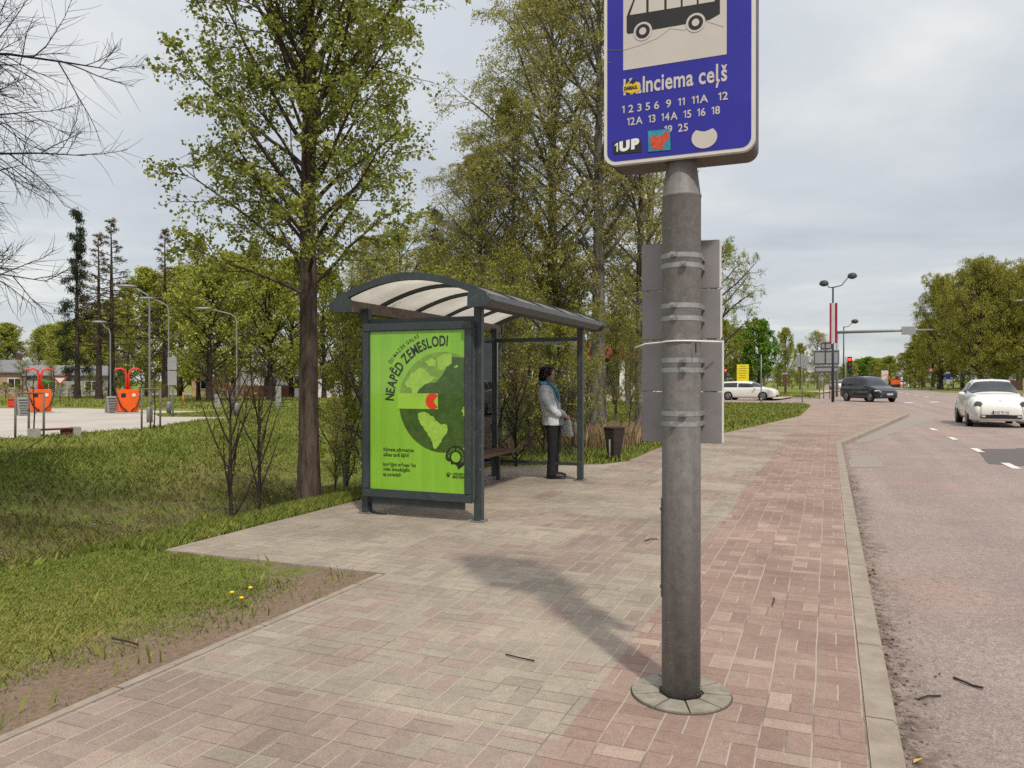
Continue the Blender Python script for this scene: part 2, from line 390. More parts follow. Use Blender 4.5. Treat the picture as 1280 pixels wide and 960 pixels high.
dxx = m.op('ADD', m.op('MULTIPLY', dxT, npair), m.op('MULTIPLY', dxP, pair))
dyT = edge2(hy, 0.1); dyP = edge2(m.op('SUBTRACT', fy, 0.2), 0.2)
dyy = m.op('ADD', m.op('MULTIPLY', dyT, npair), m.op('MULTIPLY', m.op('ABSOLUTE', dyP), pair))
bx = m.op('ADD', m.op('MULTIPLY', ci, 2), m.op('MULTIPLY', pair, fl(m.op('DIVIDE', fx, 0.1))))
by = m.op('ADD', m.op('MULTIPLY', ri, 4), m.op('MULTIPLY', fl(m.op('DIVIDE', fy, 0.1)), npair))
idv = m.n('ShaderNodeCombineXYZ'); m.put(idv.inputs[0], bx); m.put(idv.inputs[1], by)
wn1 = m.n('ShaderNodeTexWhiteNoise', noise_dimensions='2D'); m.put(wn1.inputs['Vector'], idv.outputs[0]); br = wn1.outputs[0]
# coloured fields: red band beside the kerb, grey-beige field with brown-red rectangles
pr = fl(m.op('DIVIDE', y, 0.8)); pcx = m.op('ADD', x, m.op('MULTIPLY', pr, 0.74)); pcx = fl(m.op('DIVIDE', pcx, 1.2))
pv = m.n('ShaderNodeCombineXYZ'); m.put(pv.inputs[0], pcx); m.put(pv.inputs[1], pr)
wn2 = m.n('ShaderNodeTexWhiteNoise', noise_dimensions='2D'); m.put(wn2.inputs['Vector'], pv.outputs[0])
redf = m.op('GREATER_THAN', m.op('ADD', wn2.outputs[0], m.op('MULTIPLY', m.op('SUBTRACT', br, 0.5), 0.35)), 0.63)
near = m.op('MULTIPLY', m.op('LESS_THAN', y, 42.95), m.op('GREATER_THAN', m.op('ADD', wn2.outputs[0], m.op('MULTIPLY', br, 0.3)), 0.40))
redf = m.op('MAXIMUM', redf, near)
redf = m.op('MULTIPLY', redf, m.op('GREATER_THAN', x, -3.35))
band = m.op('MULTIPLY', m.op('GREATER_THAN', x, -0.951), m.op('LESS_THAN', y, 74))
cgrey = m.ramp(br, [(0, (0.275, 0.228, 0.178)), (1, (0.345, 0.288, 0.224))])
cbrown = m.ramp(br, [(0, (0.215, 0.158, 0.130)), (0.6, (0.265, 0.195, 0.165)), (1, (0.30, 0.215, 0.175))])
cred = m.ramp(br, [(0, (0.255, 0.168, 0.134)), (0.55, (0.288, 0.196, 0.156)), (0.9, (0.31, 0.220, 0.175)), (1, (0.37, 0.275, 0.215))])
col = m.mixc(m.op('MULTIPLY', redf, 0.78), cgrey, cbrown); col = m.mixc(band, col, cred)
far = m.sstep(y, 58, 72); col = m.mixc(far, col, (0.31, 0.225, 0.18))
big = m.noise(0.9, 5, 0.62, P0); grain = m.noise(260, 2, 0.8, P0); st = m.noise(3.7, 6, 0.7, P0)
col = m.mixc(1.0, col, m.ramp(big, [(0.32, 0.78), (0.68, 1.16)]), 'MULTIPLY')
g2 = m.noise(95, 3, 0.85, P0); g3 = m.noise(22, 5, 0.75, P0)
col = m.mixc(1.0, col, m.ramp(grain, [(0.3, 0.66), (0.7, 1.34)]), 'MULTIPLY'); col = m.mixc(1.0, col, m.ramp(g2, [(0.3, 0.76), (0.7, 1.24)]), 'MULTIPLY'); col = m.mixc(1.0, col, m.ramp(g3, [(0.3, 0.86), (0.7, 1.13)]), 'MULTIPLY')
col = m.mixc(m.op('MULTIPLY', m.sstep(st, 0.58, 0.74), 0.55), col, (0.37, 0.30, 0.235))      # spread sand
col = m.mixc(m.op('MULTIPLY', m.sstep(m.noise(2.2, 7, 0.75, P0), 0.62, 0.70), 0.40), col, (0.15, 0.125, 0.105))   # stains
jn = m.noise(1.6, 4, 0.6, P0)
jx = m.op('SUBTRACT', 1.0, m.sstep(dxx, 0.0022, 0.0055)); jy = m.op('SUBTRACT', 1.0, m.sstep(dyy, 0.0014, 0.0038))
col = m.mixc(m.op('MULTIPLY', jy, 0.8), col, m.mixc(m.sstep(jn, 0.46, 0.6), (0.135, 0.098, 0.08), (0.34, 0.285, 0.23)))
col = m.mixc(m.op('MULTIPLY', jx, 0.9), col, m.mixc(m.sstep(jn, 0.38, 0.5), (0.20, 0.155, 0.125), (0.40, 0.335, 0.27)))
m.set(col, 0.9, spec=0.2)
hgt = m.op('ADD', m.op('MULTIPLY', m.op('SUBTRACT', 1.0, m.op('MAXIMUM', jx, jy)), 0.8), m.op('ADD', m.op('MULTIPLY', grain, 0.25), m.op('MULTIPLY', br, 0.22)))
m.bump(hgt, 0.55, 0.006); PAVE = m.m
pav = [(0.15, -6), (0.15, 19.6), (3.02, 37.0), (3.22, 40), (3.25, 47.2), (2.9, 49.6), (2.2, 50.9), (-1.5, 50.9), (-1.25, 48.6), (-0.95, 46.6), (-0.98, 43), (-1.08, 33.3), (-2.0, 26.5), (-2.7, 21.5), (-3.05, 18.5), (-3.38, 16.45), (-3.35, 13.6), (-3.6, 12.95), (-4.2, 12.5), (-5.28, 12.0), (-5.28, 4.97), (-3.08, 4.99), (-3.08, -6)]
mb = MB(); mb.prism(pav, lambda x, y, d: (x, y, d), -0.16)
o = mb.build('pavement', PAVE); o['kind'] = 'structure'
# kerbs
m = M('kerb_concrete'); P = m.obj(); sy = m.n('ShaderNodeSeparateXYZ'); m.put(sy.inputs[0], P)
jy = m.op('MODULO', m.op('ADD', sy.outputs[1], 40.35), 1.0); jd = m.op('MINIMUM', jy, m.op('SUBTRACT', 1.0, jy))
c = m.ramp(m.noise(5, 6, 0.65, P), [(0.3, (0.235, 0.19, 0.15)), (0.7, (0.36, 0.30, 0.24))])
c = m.mixc(1.0, c, m.ramp(m.noise(170, 2, 0.8, P), [(0.25, 0.78), (0.75, 1.2)]), 'MULTIPLY')
c = m.mixc(m.op('LESS_THAN', jd, 0.005), c, (0.10, 0.08, 0.065)); m.set(c, 0.9, spec=0.2); m.bump(m.noise(90, 4, 0.7, P), 0.4, 0.006); KERB = m.m
def ribbon(name, line, wdt, z0, z1, mat, kind='structure'):
    L = [Vector((a, b, 0)) for a, b in line]; vs = []; fs = []
    ch = 0.018
    for i, p in enumerate(L):
        t = (L[min(i+1, len(L)-1)]-L[max(i-1, 0)]).normalized(); n = Vector((t.y, -t.x, 0))
        for d, z in ((0.001, z0), (0.001, z1), (wdt-ch, z1), (wdt, z1-ch), (wdt+.012, z0)): vs.append((p.x+n.x*d, p.y+n.y*d, z))
    for i in range(len(L)-1):
        for k in range(4): fs.append((i*5+k, i*5+k+1, i*5+6+k, i*5+5+k))
    fs += [(0, 1, 2, 3, 4), tuple(len(vs)-1-q for q in range(5))]
    o = MB().add(vs, fs).build(name, mat); o['kind'] = kind; return o
kl = []
for q in range(0, 11):
    a, b = pav[q], pav[q+1]
    if q > 7: break
    n = 12 if q == 0 else 5
    for t in range(n): kl.append((a[0]+(b[0]-a[0])*t/n, a[1]+(b[1]-a[1])*t/n))
kl = [p for p in kl if p[1] < 50.95 and p[0] > -1.6]
ribbon('kerb', kl, 0.125, -0.16, 0.006, KERB)
ribbon('verge_kerb', [(18.2, 420), (18.2, 250), (18.2, 150), (18.2, 70), (18.2, 0)], 0.15, -0.2, 0.02, KERB)
flat('roadside_verge', [[(13.2, 110), (18.2, 102), (18.2, 420), (13.2, 420)]], RZ+.006, LAWN)
ribbon('street_kerb', [(-0.9, 70.25), (-30, 70.25), (-137, 70.25)][::-1], 0.15, -0.2, 0.0, KERB)
ribbon('edging_kerb', [(-3.082, -6), (-3.082, 4.95)][::-1], 0.07, -0.1, 0.004, KERB)
# plaza of the car-care area on the left
m = M('plaza_concrete'); P = m.obj()
c = m.ramp(m.noise(0.5, 5, 0.6, P), [(0.3, (0.36, 0.315, 0.265)), (0.7, (0.47, 0.42, 0.36))])
c = m.mixc(1.0, c, m.ramp(m.noise(40, 3, 0.8, P), [(0.25, 0.85), (0.75, 1.12)]), 'MULTIPLY'); m.set(c, 0.9); PLAZA = m.m
pp = px([(-420, 602), (0, 549), (100, 541), (175, 536.5), (250, 525), (330, 521.5), (372, 518), (330, 517.3), (250, 518.5), (205, 517.5), (186, 521), (214, 523.5), (214, 524.5), (170, 513.5), (100, 510.5), (0, 510.5), (-420, 512)], 0)
pp = px([(-420, 602), (0, 549), (100, 541), (175, 536.5), (250, 525), (300, 521.6), (200, 521.0), (190, 517.0), (260, 514.5), (190, 513.0), (100, 510.5), (0, 510.5), (-420, 512)], 0)
flat('plaza', [pp], 0.004, PLAZA)
flat('plaza_road', [px([(-420, 503.5), (0, 501.5), (160, 500.3), (420, 499.4), (420, 498.2), (160, 498.7), (0, 499.5), (-420, 501)], 0)], 0.004, PLAZA)
flat('footpath', [px([(940, 498.5), (1010, 489.5), (1060, 485.5), (1060, 487), (1020, 491.8), (975, 498.5)], 0)], 0.004, simple('gravel', (0.42, 0.34, 0.24), 0.95, var=0.2, scale=3))

# ------------------------------------------------------------------ grass
def vnoise(x, y, s, seed):
    r = np.random.default_rng(seed); out = 0*x
    for k in range(6):
        a = r.uniform(0, 6.28); f = s*r.uniform(0.6, 1.7); p = r.uniform(0, 6.28)
        out = out+np.sin((x*math.cos(a)+y*math.sin(a))*f*6.28+p)
    return out/6
def inpoly(x, y, poly):
    c = np.zeros(len(x), bool); n = len(poly)
    for i in range(n):
        x1, y1 = poly[i]; x2, y2 = poly[(i+1) % n]
        if y1 == y2: continue
        c ^= ((y1 > y) != (y2 > y)) & (x < (x2-x1)*(y-y1)/(y2-y1)+x1)
    return c
GV, GF, GR = [], [], []; gcount = 0
def blades(x, y, h, wd, lean=0.5, z=None, shade=0.0):
    global gcount
    n = len(x)
    if n == 0: return
    z = terrain(x, y) if z is None else z
    az = rng.uniform(0, 2*PI, n); hh = h*rng.uniform(0.5, 1.3, n); ww = wd*rng.uniform(0.6, 1.3, n)
    lx, ly = np.cos(az)*hh*lean*rng.uniform(0.2, 1.3, n), np.sin(az)*hh*lean*rng.uniform(0.2, 1.3, n)
    bz = az+PI/2+rng.normal(0, .6, n)
    ax, ay = np.cos(bz)*ww/2, np.sin(bz)*ww/2
    b1 = np.stack([x-ax, y-ay, z-.005], 1); b2 = np.stack([x+ax, y+ay, z-.005], 1)
    m1 = np.stack([x+lx*.35+ax*.8, y+ly*.35+ay*.8, z+hh*.6], 1); tp = np.stack([x+lx, y+ly, z+hh], 1)
    V = np.stack([b1, b2, m1, tp], 1).reshape(-1, 3); b = gcount+np.arange(n)*4
    GV.append(V); GF.append(np.stack([b, b+1, b+2, b+3], 1)); gcount += 4*n
    GR.append(np.repeat(np.clip(rng.beta(2, 3, n)+shade, 0, 1), 4))
def scatter(x0, x1, y0, y1, n, keep=None):
    x = rng.uniform(x0, x1, n); y = rng.uniform(y0, y1, n)
    k = ~inpoly(x, y, pav)&~inpoly(x, y, pp)
    if keep is not None: k &= keep(x, y)
    return x[k], y[k]
def k_lawn(x, y):
    d = np.minimum(np.where(y < 5.1, -3.1-x, 9), np.where(x > -5.2, 4.97-y+np.clip(-x-3.6, 0, 3)*.5, 9))
    nn = vnoise(x, y, .8, 3)*.35+vnoise(x, y, 2.5, 4)*.2
    return rng.uniform(0, 1, len(x)) < sms(d+nn, .22, 1.15)*0.98+0.02
x, y = scatter(-6.3, -3.1, 1.0, 5.0, 110000, k_lawn); blades(x, y, 0.021, 0.0042, 1.0)
x, y = scatter(-4.9, -3.2, 1.5, 4.95, 700, lambda x, y: vnoise(x, y, 1.6, 9) > .15); blades(x, y, 0.085, 0.009, 0.6)
x, y = scatter(-6.3, -5.3, 4.9, 13, 34000); blades(x, y, 0.07, 0.008, 0.7)
dk = lambda x, y: rng.uniform(0, 1, len(x)) < np.where((np.abs(x+10.2) < 2.4) & (vnoise(x, y, .35, 5) > .0), .35, 1.0)
x, y = scatter(-15, -6.2, 2, 17, 90000, dk); blades(x, y, 0.085, 0.011, 0.8)
lush = lambda x, y: (np.abs(x+8.0+vnoise(x, y, .3, 6)*.8) < .8) & (vnoise(x, y, .5, 8) > -.2)
x, y = scatter(-10.5, -6.2, 2, 14, 42000, lush); blades(x, y, 0.20, 0.013, 0.6, shade=-.1)
x, y = scatter(-26, -12, 8, 34, 60000); blades(x, y, 0.10, 0.022, 0.8)
x, y = scatter(-9, -3.0, 12, 24, 34000); blades(x, y, 0.10, 0.013, 0.7)
x, y = scatter(-14, -0.9, 22, 50.4, 60000); blades(x, y, 0.11, 0.03, 0.8)
x, y = scatter(-60, -14, 30, 52, 40000); blades(x, y, 0.14, 0.06, 0.8)
x, y = scatter(-40, -1.0, 70.6, 95, 24000); blades(x, y, 0.16, 0.08, 0.8)
go = link('grass', np_mesh('grass', np.concatenate(GV), np.concatenate(GF), BLADE, False, np.concatenate(GR))); tag(go, 'short green and yellowish grass growing on the lawns and the ditch', 'grass', kind='stuff')
# dry reeds beside the litter bin
GV, GF, GR = [], [], []; gcount = 0
x, y = scatter(-5.3, -3.9, 15.3, 18.5, 1100); blades(x, y, 0.45, 0.018, 0.3)
x, y = scatter(-7.5, -5.4, 12.2, 16.5, 500); blades(x, y, 0.35, 0.016, 0.5)
m = M('dry_grass'); rn = m.n('ShaderNodeAttribute', attribute_name='rnd').outputs['Fac']
m.set(m.ramp(rn, [(0, (0.20, 0.13, 0.065)), (1, (0.36, 0.26, 0.14))]), 0.8)
go = link('dry_grass', np_mesh('dry_grass', np.concatenate(GV), np.concatenate(GF), m.m, False, np.concatenate(GR))); tag(go, 'tall straw coloured dry grass standing behind the litter bin', 'dry grass', kind='stuff')
# dead leaves strewn on the ditch bank
LV, LF = [], []; n = 3000
x, y = scatter(-13.2, -7.6, 2.5, 15, n, lambda x, y: (vnoise(x, y, .35, 5) > -.25)); yg = np.concatenate([rng.normal(c_, .5, 60) for c_ in rng.uniform(2.5, 19, 15)]); xg = np.abs(rng.normal(0, .13, 900))**1.3+.285; x = np.append(x, xg); y = np.append(y, yg); n = len(x)
az = rng.uniform(0, 2*PI, n); s = rng.uniform(.012, .030, n); z = terrain(x, y)+.03+rng.uniform(0, .03, n); z[-900:] = -.106+rng.uniform(0, .006, 900); s[-900:] *= rng.uniform(.2, .6, 900)
u = np.stack([np.cos(az), np.sin(az), rng.normal(0, .4, n)], 1)*s[:, None]; v = np.stack([-np.sin(az), np.cos(az), rng.normal(0, .4, n)], 1)*s[:, None]*.7
c0 = np.stack([x, y, z], 1); V = np.stack([c0-u, c0-v, c0+u, c0+v], 1).reshape(-1, 3); b = np.arange(n)*4
m = M('dead_leaf'); rn = m.n('ShaderNodeAttribute', attribute_name='rnd').outputs['Fac']; m.set(m.ramp(rn, [(0, (0.09, 0.06, 0.04)), (0.7, (0.20, 0.135, 0.09)), (1, (0.24, 0.18, 0.13))]), 0.8)
lo = link('leaf_litter', np_mesh('leaf_litter', V, np.stack([b, b+1, b+2, b+3], 1), m.m, False, np.repeat(rng.uniform(0, 1, n), 4))); tag(lo, 'brown dead leaves strewn over the ditch bank and along the kerb', 'dead leaves', kind='stuff')
# ================================================================== BUS STOP SIGN
def wpart(mb, name, mat, root, fixn=True):
    """part built in world coordinates under an unrotated Empty"""
    o = mb.build(name, mat, root, fixn); L = Vector((0, 0, 0)); r = root
    while r: L += r.location; r = r.parent
    o.location = -L; return o
def sub(mb, name, mat, par, fixn=True):
    """sub-part built in the same local coordinates as its part"""
    return mb.build(name, mat, par, fixn)
m = M('galvanised_steel'); n = m.noise(26, 6, 0.7); v = m.n('ShaderNodeTexVoronoi'); v.inputs['Scale'].default_value = 55; m.put(v.inputs['Vector'], m.obj())
mp = m.n('ShaderNodeMapping'); mp.inputs['Scale'].default_value = (16, 16, 0.9); m.put(mp.inputs[0], m.obj()); stv = m.noise(1, 5, 0.65, mp.outputs[0])
c = m.ramp(m.op('ADD', m.op('MULTIPLY', n, 0.6), m.op('MULTIPLY', stv, 0.4)), [(0.32, (0.140, 0.130, 0.126)), (0.6, (0.225, 0.212, 0.206)), (0.74, (0.30, 0.285, 0.275))])
c = m.mixc(m.op('MULTIPLY', m.sstep(m.noise(48, 3, 0.8), 0.62, 0.72), 0.3), c, (0.45, 0.43, 0.42))
c = m.mixc(1.0, c, m.ramp(v.outputs[0], [(0.0, 0.9), (1.0, 1.08)]), 'MULTIPLY')
m.set(c, m.ramp(n, [(0.3, 0.45), (0.7, 0.72)]), 0.12, 0.35); m.bump(n, 0.08, 0.003); GALV = m.m
GREY = simple('aluminium_sheet', (0.27, 0.255, 0.255), 0.55, 0.3, var=0.16, scale=5, dirt=(0.22, 0.2, 0.2))
CLAMP = simple('clamp_steel', (0.36, 0.36, 0.35), 0.42, 0.55, var=0.2, scale=30)
BLUE = simple('sign_blue', (0.024, 0.022, 0.29), 0.38, var=0.10, scale=3, spec=0.4)
SWHITE = simple('sign_white', (0.52, 0.48, 0.43), 0.5, var=0.06, scale=4)
RIM = simple('sign_rim', (0.60, 0.58, 0.55), 0.45, var=0.08)
BLACK = simple('black_print', (0.018, 0.016, 0.016), 0.5, var=0.1)
DARKBOX = simple('sign_box_bronze', (0.075, 0.060, 0.050), 0.5, 0.2, var=0.25, scale=8)
WHITE = simple('white_plastic', (0.72, 0.71, 0.68), 0.45, var=0.05)
SX, SY = -0.633, 3.60
root = empty('bus_stop_sign', (SX, SY, 0), 0, 'tall bus stop sign with blue lit box on a thick galvanised pole', 'bus stop sign')
mb = MB(); mb.lathe([(0.0885, -.1), (0.0885, 1.1), (0.0880, 2.30), (0.0905, 2.303), (0.0905, 2.312), (0.0865, 2.316), (0.069, 2.45), (0.066, 2.52)], 40, (SX, SY, 0)); wpart(mb, 'pole', GALV, root)
mb = MB(); mb.box((SX-.0835, SY-.032, .68), (.006, .03, .46), Matrix.Rotation(.366, 4, 'Z'), .002); mb.box((SX-.088, SY-.033, .86), (.008, .010, .014), None, .002); mb.box((SX-.088, SY-.033, .5), (.008, .010, .014), None, .002); wpart(mb, 'service_door', simple('door_steel', (.10, .095, .092), .6, .1), root)
def rrect(x0, x1, z0, z1, r, n=6):
    P = []
    for cx, cz, a0 in ((x1-r, z1-r, 0), (x0+r, z1-r, 90), (x0+r, z0+r, 180), (x1-r, z0+r, 270)):
        for k in range(n+1):
            a = R_(a0+90*k/n); P.append((cx+r*math.cos(a), cz+r*math.sin(a)))
    return P
FY = 3.50
def TF(off): return lambda x, z, d=0: (x, FY-off+d, z)
X0, X1, Z0, Z1 = -0.972, -0.300, 2.462, 3.63
mb = MB(); mb.prism(rrect(X0, X1, Z0, Z1, .052), TF(0), .20); wpart(mb, 'sign_box', DARKBOX, root)
mb = MB(); mb.prism(rrect(X0-.002, X1+.002, Z0-.002, Z1+.002, .054), TF(.006), .03); rim = wpart(mb, 'sign_rim', RIM, root)
mb = MB(); mb.prism(rrect(X0+.014, X1-.014, Z0+.014, Z1-.014, .043), TF(.008), 0.003); face = wpart(mb, 'sign_face', BLUE, root)
def fpx(px_, py_): p = AtY(px_, py_, FY-.008); return (p[0], p[2])
def circ(c, r, n=24, a0=0, a1=360): return [(c[0]+r*math.cos(R_(a0+(a1-a0)*k/n)), c[1]+r*math.sin(R_(a0+(a1-a0)*k/n))) for k in range(n+(a1-a0 < 360))]
mb = MB(); mb.prism([(-.882, 2.892), (-.418, 2.892), (-.418, 3.36), (-.882, 3.36)], TF(.0095), 0.001); sub(mb, 'pictogram_panel', SWHITE, face)
# bus pictogram
mb = MB()
k = lambda *a: [fpx(*p) for p in a]
bus = k((783.5, 41), (783.5, 21), (786, 14), (793, -3), (796, -14), (800, -18), (893, -34), (898, -33), (900, -29), (899.7, 18), (886.6, 25.5), (881, 26.5))+k((820, 36), (790, 42.5))
bus = k((783.5, 41), (783.5, 21), (786, 14), (793, -3), (796, -14), (800, -18), (893, -33), (899, -32), (900, -28), (900, 17.5), (887, 25), (881, 26), (821, 36.5), (786, 42.5))
mb.prism(bus, TF(.0105), 0.0008)
sub(mb, 'bus_pictogram', BLACK, face)
mb = MB()
def wy(x): return 19.3-(x-787)*(17.2/106.5)
for a, b, c_, d_ in ((787.5, 808, 796.5, 808), (811, 830.5, 811, 830.5), (833.5, 851, 833.5, 851), (853.5, 871, 853.5, 871), (873.5, 893.5, 873.5, 893.5)):
    mb.prism(k((a, wy(a)), (b, wy(b)), (d_, wy(d_)-27), (c_, wy(c_)-25)), TF(.0115), 0.0008)
mb.prism(circ(fpx(803.7, 39.4), .0425), TF(.0115), 0.0008); mb.prism(circ(fpx(869.7, 28.6), .0425), TF(.0115), 0.0008)
sub(mb, 'bus_windows', SWHITE, face)
for c_ in ((803.7, 39.4), (869.7, 28.6)):
    mb = MB(); mb.prism(circ(fpx(*c_), .0325), TF(.0125), 0.0008); sub(mb, 'wheel_pictogram', BLACK, face)
    mb = MB(); mb.prism(circ(fpx(*c_), .0165), TF(.0135), 0.0008); sub(mb, 'hub_pictogram', SWHITE, face)
def sign_line(nm, s, a, b, size, bold, gap):
    """one line of lettering, one mesh per word"""
    p, q = fpx(*a), fpx(*b); words, L_ = compose(s, size, bold, gap); k_ = (q[0]-p[0])/L_
    for w_ in words:
        mb = MB()
        for vs, fs in w_: mb.add([(p[0]+v[0]*k_, FY-.0100, p[1]+v[1]) for v in vs], fs)
        sub(mb, nm, SWHITE, face)
sign_line('stop_name', 'Kalnciema ceļš', (779.5, 119), (909, 104), .104, .0022, .075)
for s, a, b in (('1 2 3 5 6  9  11  11A   12', (777.5, 142), (910, 126)), ('12A  13  14A  15  16  18', (784, 157), (900, 143.5)), ('19  25', (830.5, 167), (860, 163.5))): sign_line('route_number', s, a, b, .049, .0008, .10)
# stickers
def poly_px(pts): return [fpx(*p) for p in pts]
YEL = simple('yellow_sticker', (0.62, 0.42, 0.02), 0.5); REDS = simple('red_sticker', (0.55, 0.07, 0.03), 0.5, var=0.3, scale=60); TEAL = simple('teal_sticker', (0.03, 0.24, 0.34), 0.5, var=0.3, scale=50, dirt=(0.2, 0.4, 0.45))
mb = MB(); mb.prism(poly_px([(779, 115), (779, 108), (783, 107), (786, 101), (791, 106), (795, 100), (797, 105), (800, 105), (800, 114), (790, 117)]), TF(.0115), .0008); st = sub(mb, 'yellow_sticker', YEL, face)
mb = MB()
for a in (782, 786.5, 791): mb.prism(poly_px([(a, 104), (a+4, 99.5), (a+5.5, 100.5), (a+1.5, 105)]), TF(.0125), .0006)
p = fpx(780.5, 113.3); text_on(mb, 'DARBAUL', .021, lambda x, y: (p[0]+x, FY-.0128, p[1]+y), 1, 'LEFT', .0012, width=.062); mb.build('sticker_print', BLACK, face)
mb = MB(); mb.prism(poly_px([(766, 177.5), (801.5, 175), (802.5, 190), (767, 193)]), TF(.0105), .0008); sub(mb, 'black_sticker', BLACK, face)
mb = MB(); p = fpx(768.5, 190.5); ws, L_ = compose('1UP', .058, .0045, .10)
for w_ in ws:
    for vs, fs in w_: mb.add([(p[0]+v[0]*.116/L_, FY-.0116, p[1]+v[1]+.1*v[0]) for v in vs], fs)
sub(mb, 'sticker_lettering', WHITE, face)
mb = MB(); mb.prism(poly_px([(810, 164), (837.5, 161), (838.5, 187.5), (810.5, 190)]), TF(.0115), .0008); sub(mb, 'art_sticker', TEAL, face)
mb = MB(); mb.prism(jag(poly_px([(813, 172), (819, 169), (826, 171), (831, 164), (836, 166), (835, 175), (830, 179), (828, 187), (817, 186), (813, 180)]), .0025, 3), TF(.0125), .0006); sub(mb, 'sticker_print', REDS, face)
cc = fpx(880.5, 172); rr = .056
mb = MB(); arc = [(cc[0]+rr*math.cos(R_(a)), cc[1]+rr*.86*math.sin(R_(a))) for a in range(130, 411, 10)]; arc += [(cc[0]+.018, cc[1]+.030), (cc[0], cc[1]+.026), (cc[0]-.018, cc[1]+.030)]
mb.prism(arc, TF(.0105), .0008); sub(mb, 'round_sticker', SWHITE, face)
mb = MB()
for pts in ([(759, 63), (780, 63), (800, 57), (822, 48), (838, 36)], [(838, 36), (855, 38), (880, 26), (905, 34)], [(760, 78), (764, 79)]):
    q = [fpx(*p) for p in pts]; mb.tube([(a, FY-.0095, b) for a, b in q], .0011, 4)
sub(mb, 'scratch', simple('scratch_grey', (0.22, 0.2, 0.2), 0.7), face)
# timetable boards seen from behind, clamped to the pole
pz = lambda y_: float(AtY(853, y_, 3.72)[2])
bz = [302, 362.5, 424.5, 489.5, 553.5]; offs = [(0, 0), (.003, .004), (.002, .012), (.004, .012)]
for q in range(4):
    mb = MB(); za, zb = pz(bz[q+1])+.002, pz(bz[q])-.002; o1, o2 = offs[q]
    mb.bb(-.846+o1, -.478+o2, 3.715, 3.733, za, zb, .002)
    b = wpart(mb, 'timetable_board', GREY, root)
    mb = MB(); mb.bb(-.842+o1, -.470+o2, 3.734, 3.739, za+.004, zb-.004); mb.build('timetable_sheet', WHITE, b)
for i, y_ in enumerate((317.5, 330, 381, 397, 450, 462.5, 517.5, 530.5)):
    mb = MB(); z = float(AtY(853, y_, SY-.09)[2]); dz = .011
    r1 = .0896
    vs = []; n = 36
    for kk in range(n+1):
        a = R_(190+160*kk/n)
        for r, zz in ((r1, z-dz), (r1, z+dz), (r1-.005, z+dz), (r1-.005, z-dz)): vs.append((SX+r*math.cos(a), SY+r*math.sin(a), zz))
    fs = [(kk*4+e, kk*4+(e+1) % 4, kk*4+4+(e+1) % 4, kk*4+4+e) for kk in range(n) for e in range(4)]
    mb.add(vs, fs)
    for sgn in (-1, 1): mb.bb(SX+sgn*.0895-.0015, SX+sgn*.0895+.0015, SY-.02, 3.716, z-dz, z+dz)
    c = wpart(mb, 'clamp', CLAMP, root)
    mb = MB(); bx_ = SX+(-.022 if i in (0, 2, 3, 7) else .026); mb.bb(bx_-.014, bx_+.014, SY-.109, SY-.085, z-.012, z+.012, .003); mb.bb(bx_-.006, bx_+.006, SY-.116, SY-.108, z-.005, z+.007, .002); mb.build('buckle', CLAMP, c)
mb = MB(); zt = float(AtY(853, 428, SY)[2])
mb.tube([(-.865, 3.66, zt-.018), (-.80, 3.60, zt-.004), (SX-.09, SY-.03, zt), (SX-.05, SY-.082, zt+.002), (SX, SY-.096, zt+.003), (SX+.05, SY-.082, zt+.003), (SX+.092, SY-.02, zt+.003), (-.50, 3.62, zt+.003), (-.455, 3.66, zt+.002)], .0042, 6); wpart(mb, 'cable_tie', WHITE, root)
mb = MB(); p = AtY(867, 441, SY-.07); text_on(mb, '1', .065, lambda x, y: (p[0]+x, p[1]-.022, p[2]+y), .8, 'LEFT', .0008); wpart(mb, 'painted_number', BLACK, root)
# ring of wedge stones round the foot
root = empty('stone_collar', (SX, SY, 0), 0, 'round collar of pale wedge stones set round the foot of the pole', 'stone collar')
STONE = simple('wedge_stone', (0.27, 0.24, 0.19), 0.9, var=0.3, scale=14, dirt=(0.19, 0.16, 0.13), bump=0.3)
mb = MB(); mb.lathe([(0.232, .001), (0.232, .004), (.09, .004)], 40, (SX, SY, 0), cap=False); wpart(mb, 'joint_bed', simple('dark_joint', (0.075, 0.06, 0.048), 0.95), root)
for q in range(9):
    a0, a1 = 40*q+.9+10, 40*q+39.1+10; mb = MB(); P = [(SX+.226*math.cos(R_(a0+(a1-a0)*t/8)), SY+.226*math.sin(R_(a0+(a1-a0)*t/8))) for t in range(9)]
    P += [(SX+.104*math.cos(R_(a1-2)), SY+.104*math.sin(R_(a1-2))), (SX+.104*math.cos(R_(a0+2)), SY+.104*math.sin(R_(a0+2)))]
    mb.prism(P, lambda x, y, d: (x, y, .004+d), .007+.002*random.random()); wpart(mb, 'wedge_stone', STONE, root)

# ================================================================== BUS SHELTER
SLATE = simple('slate_paint', (0.036, 0.047, 0.050), 0.42, var=0.25, scale=7, spec=0.5, dirt=(0.075, 0.085, 0.085))
SLATE2 = simple('slate_paint_worn', (0.085, 0.092, 0.092), 0.5, var=0.3, scale=9, dirt=(0.15, 0.14, 0.13))
RUSTY = simple('weathered_gutter', (0.17, 0.14, 0.12), 0.75, var=0.35, scale=10, dirt=(0.09, 0.07, 0.06))
m = M('roof_polycarbonate'); d = m.n('ShaderNodeBsdfDiffuse'); t = m.n('ShaderNodeBsdfTranslucent'); mx = m.n('ShaderNodeMixShader'); mx.inputs[0].default_value = 0.72
n1 = m.noise(2.2, 6, 0.65); c = m.ramp(n1, [(0.3, (0.50, 0.455, 0.385)), (0.65, (0.68, 0.635, 0.56))]); m.put(d.inputs[0], c); m.put(t.inputs[0], c)
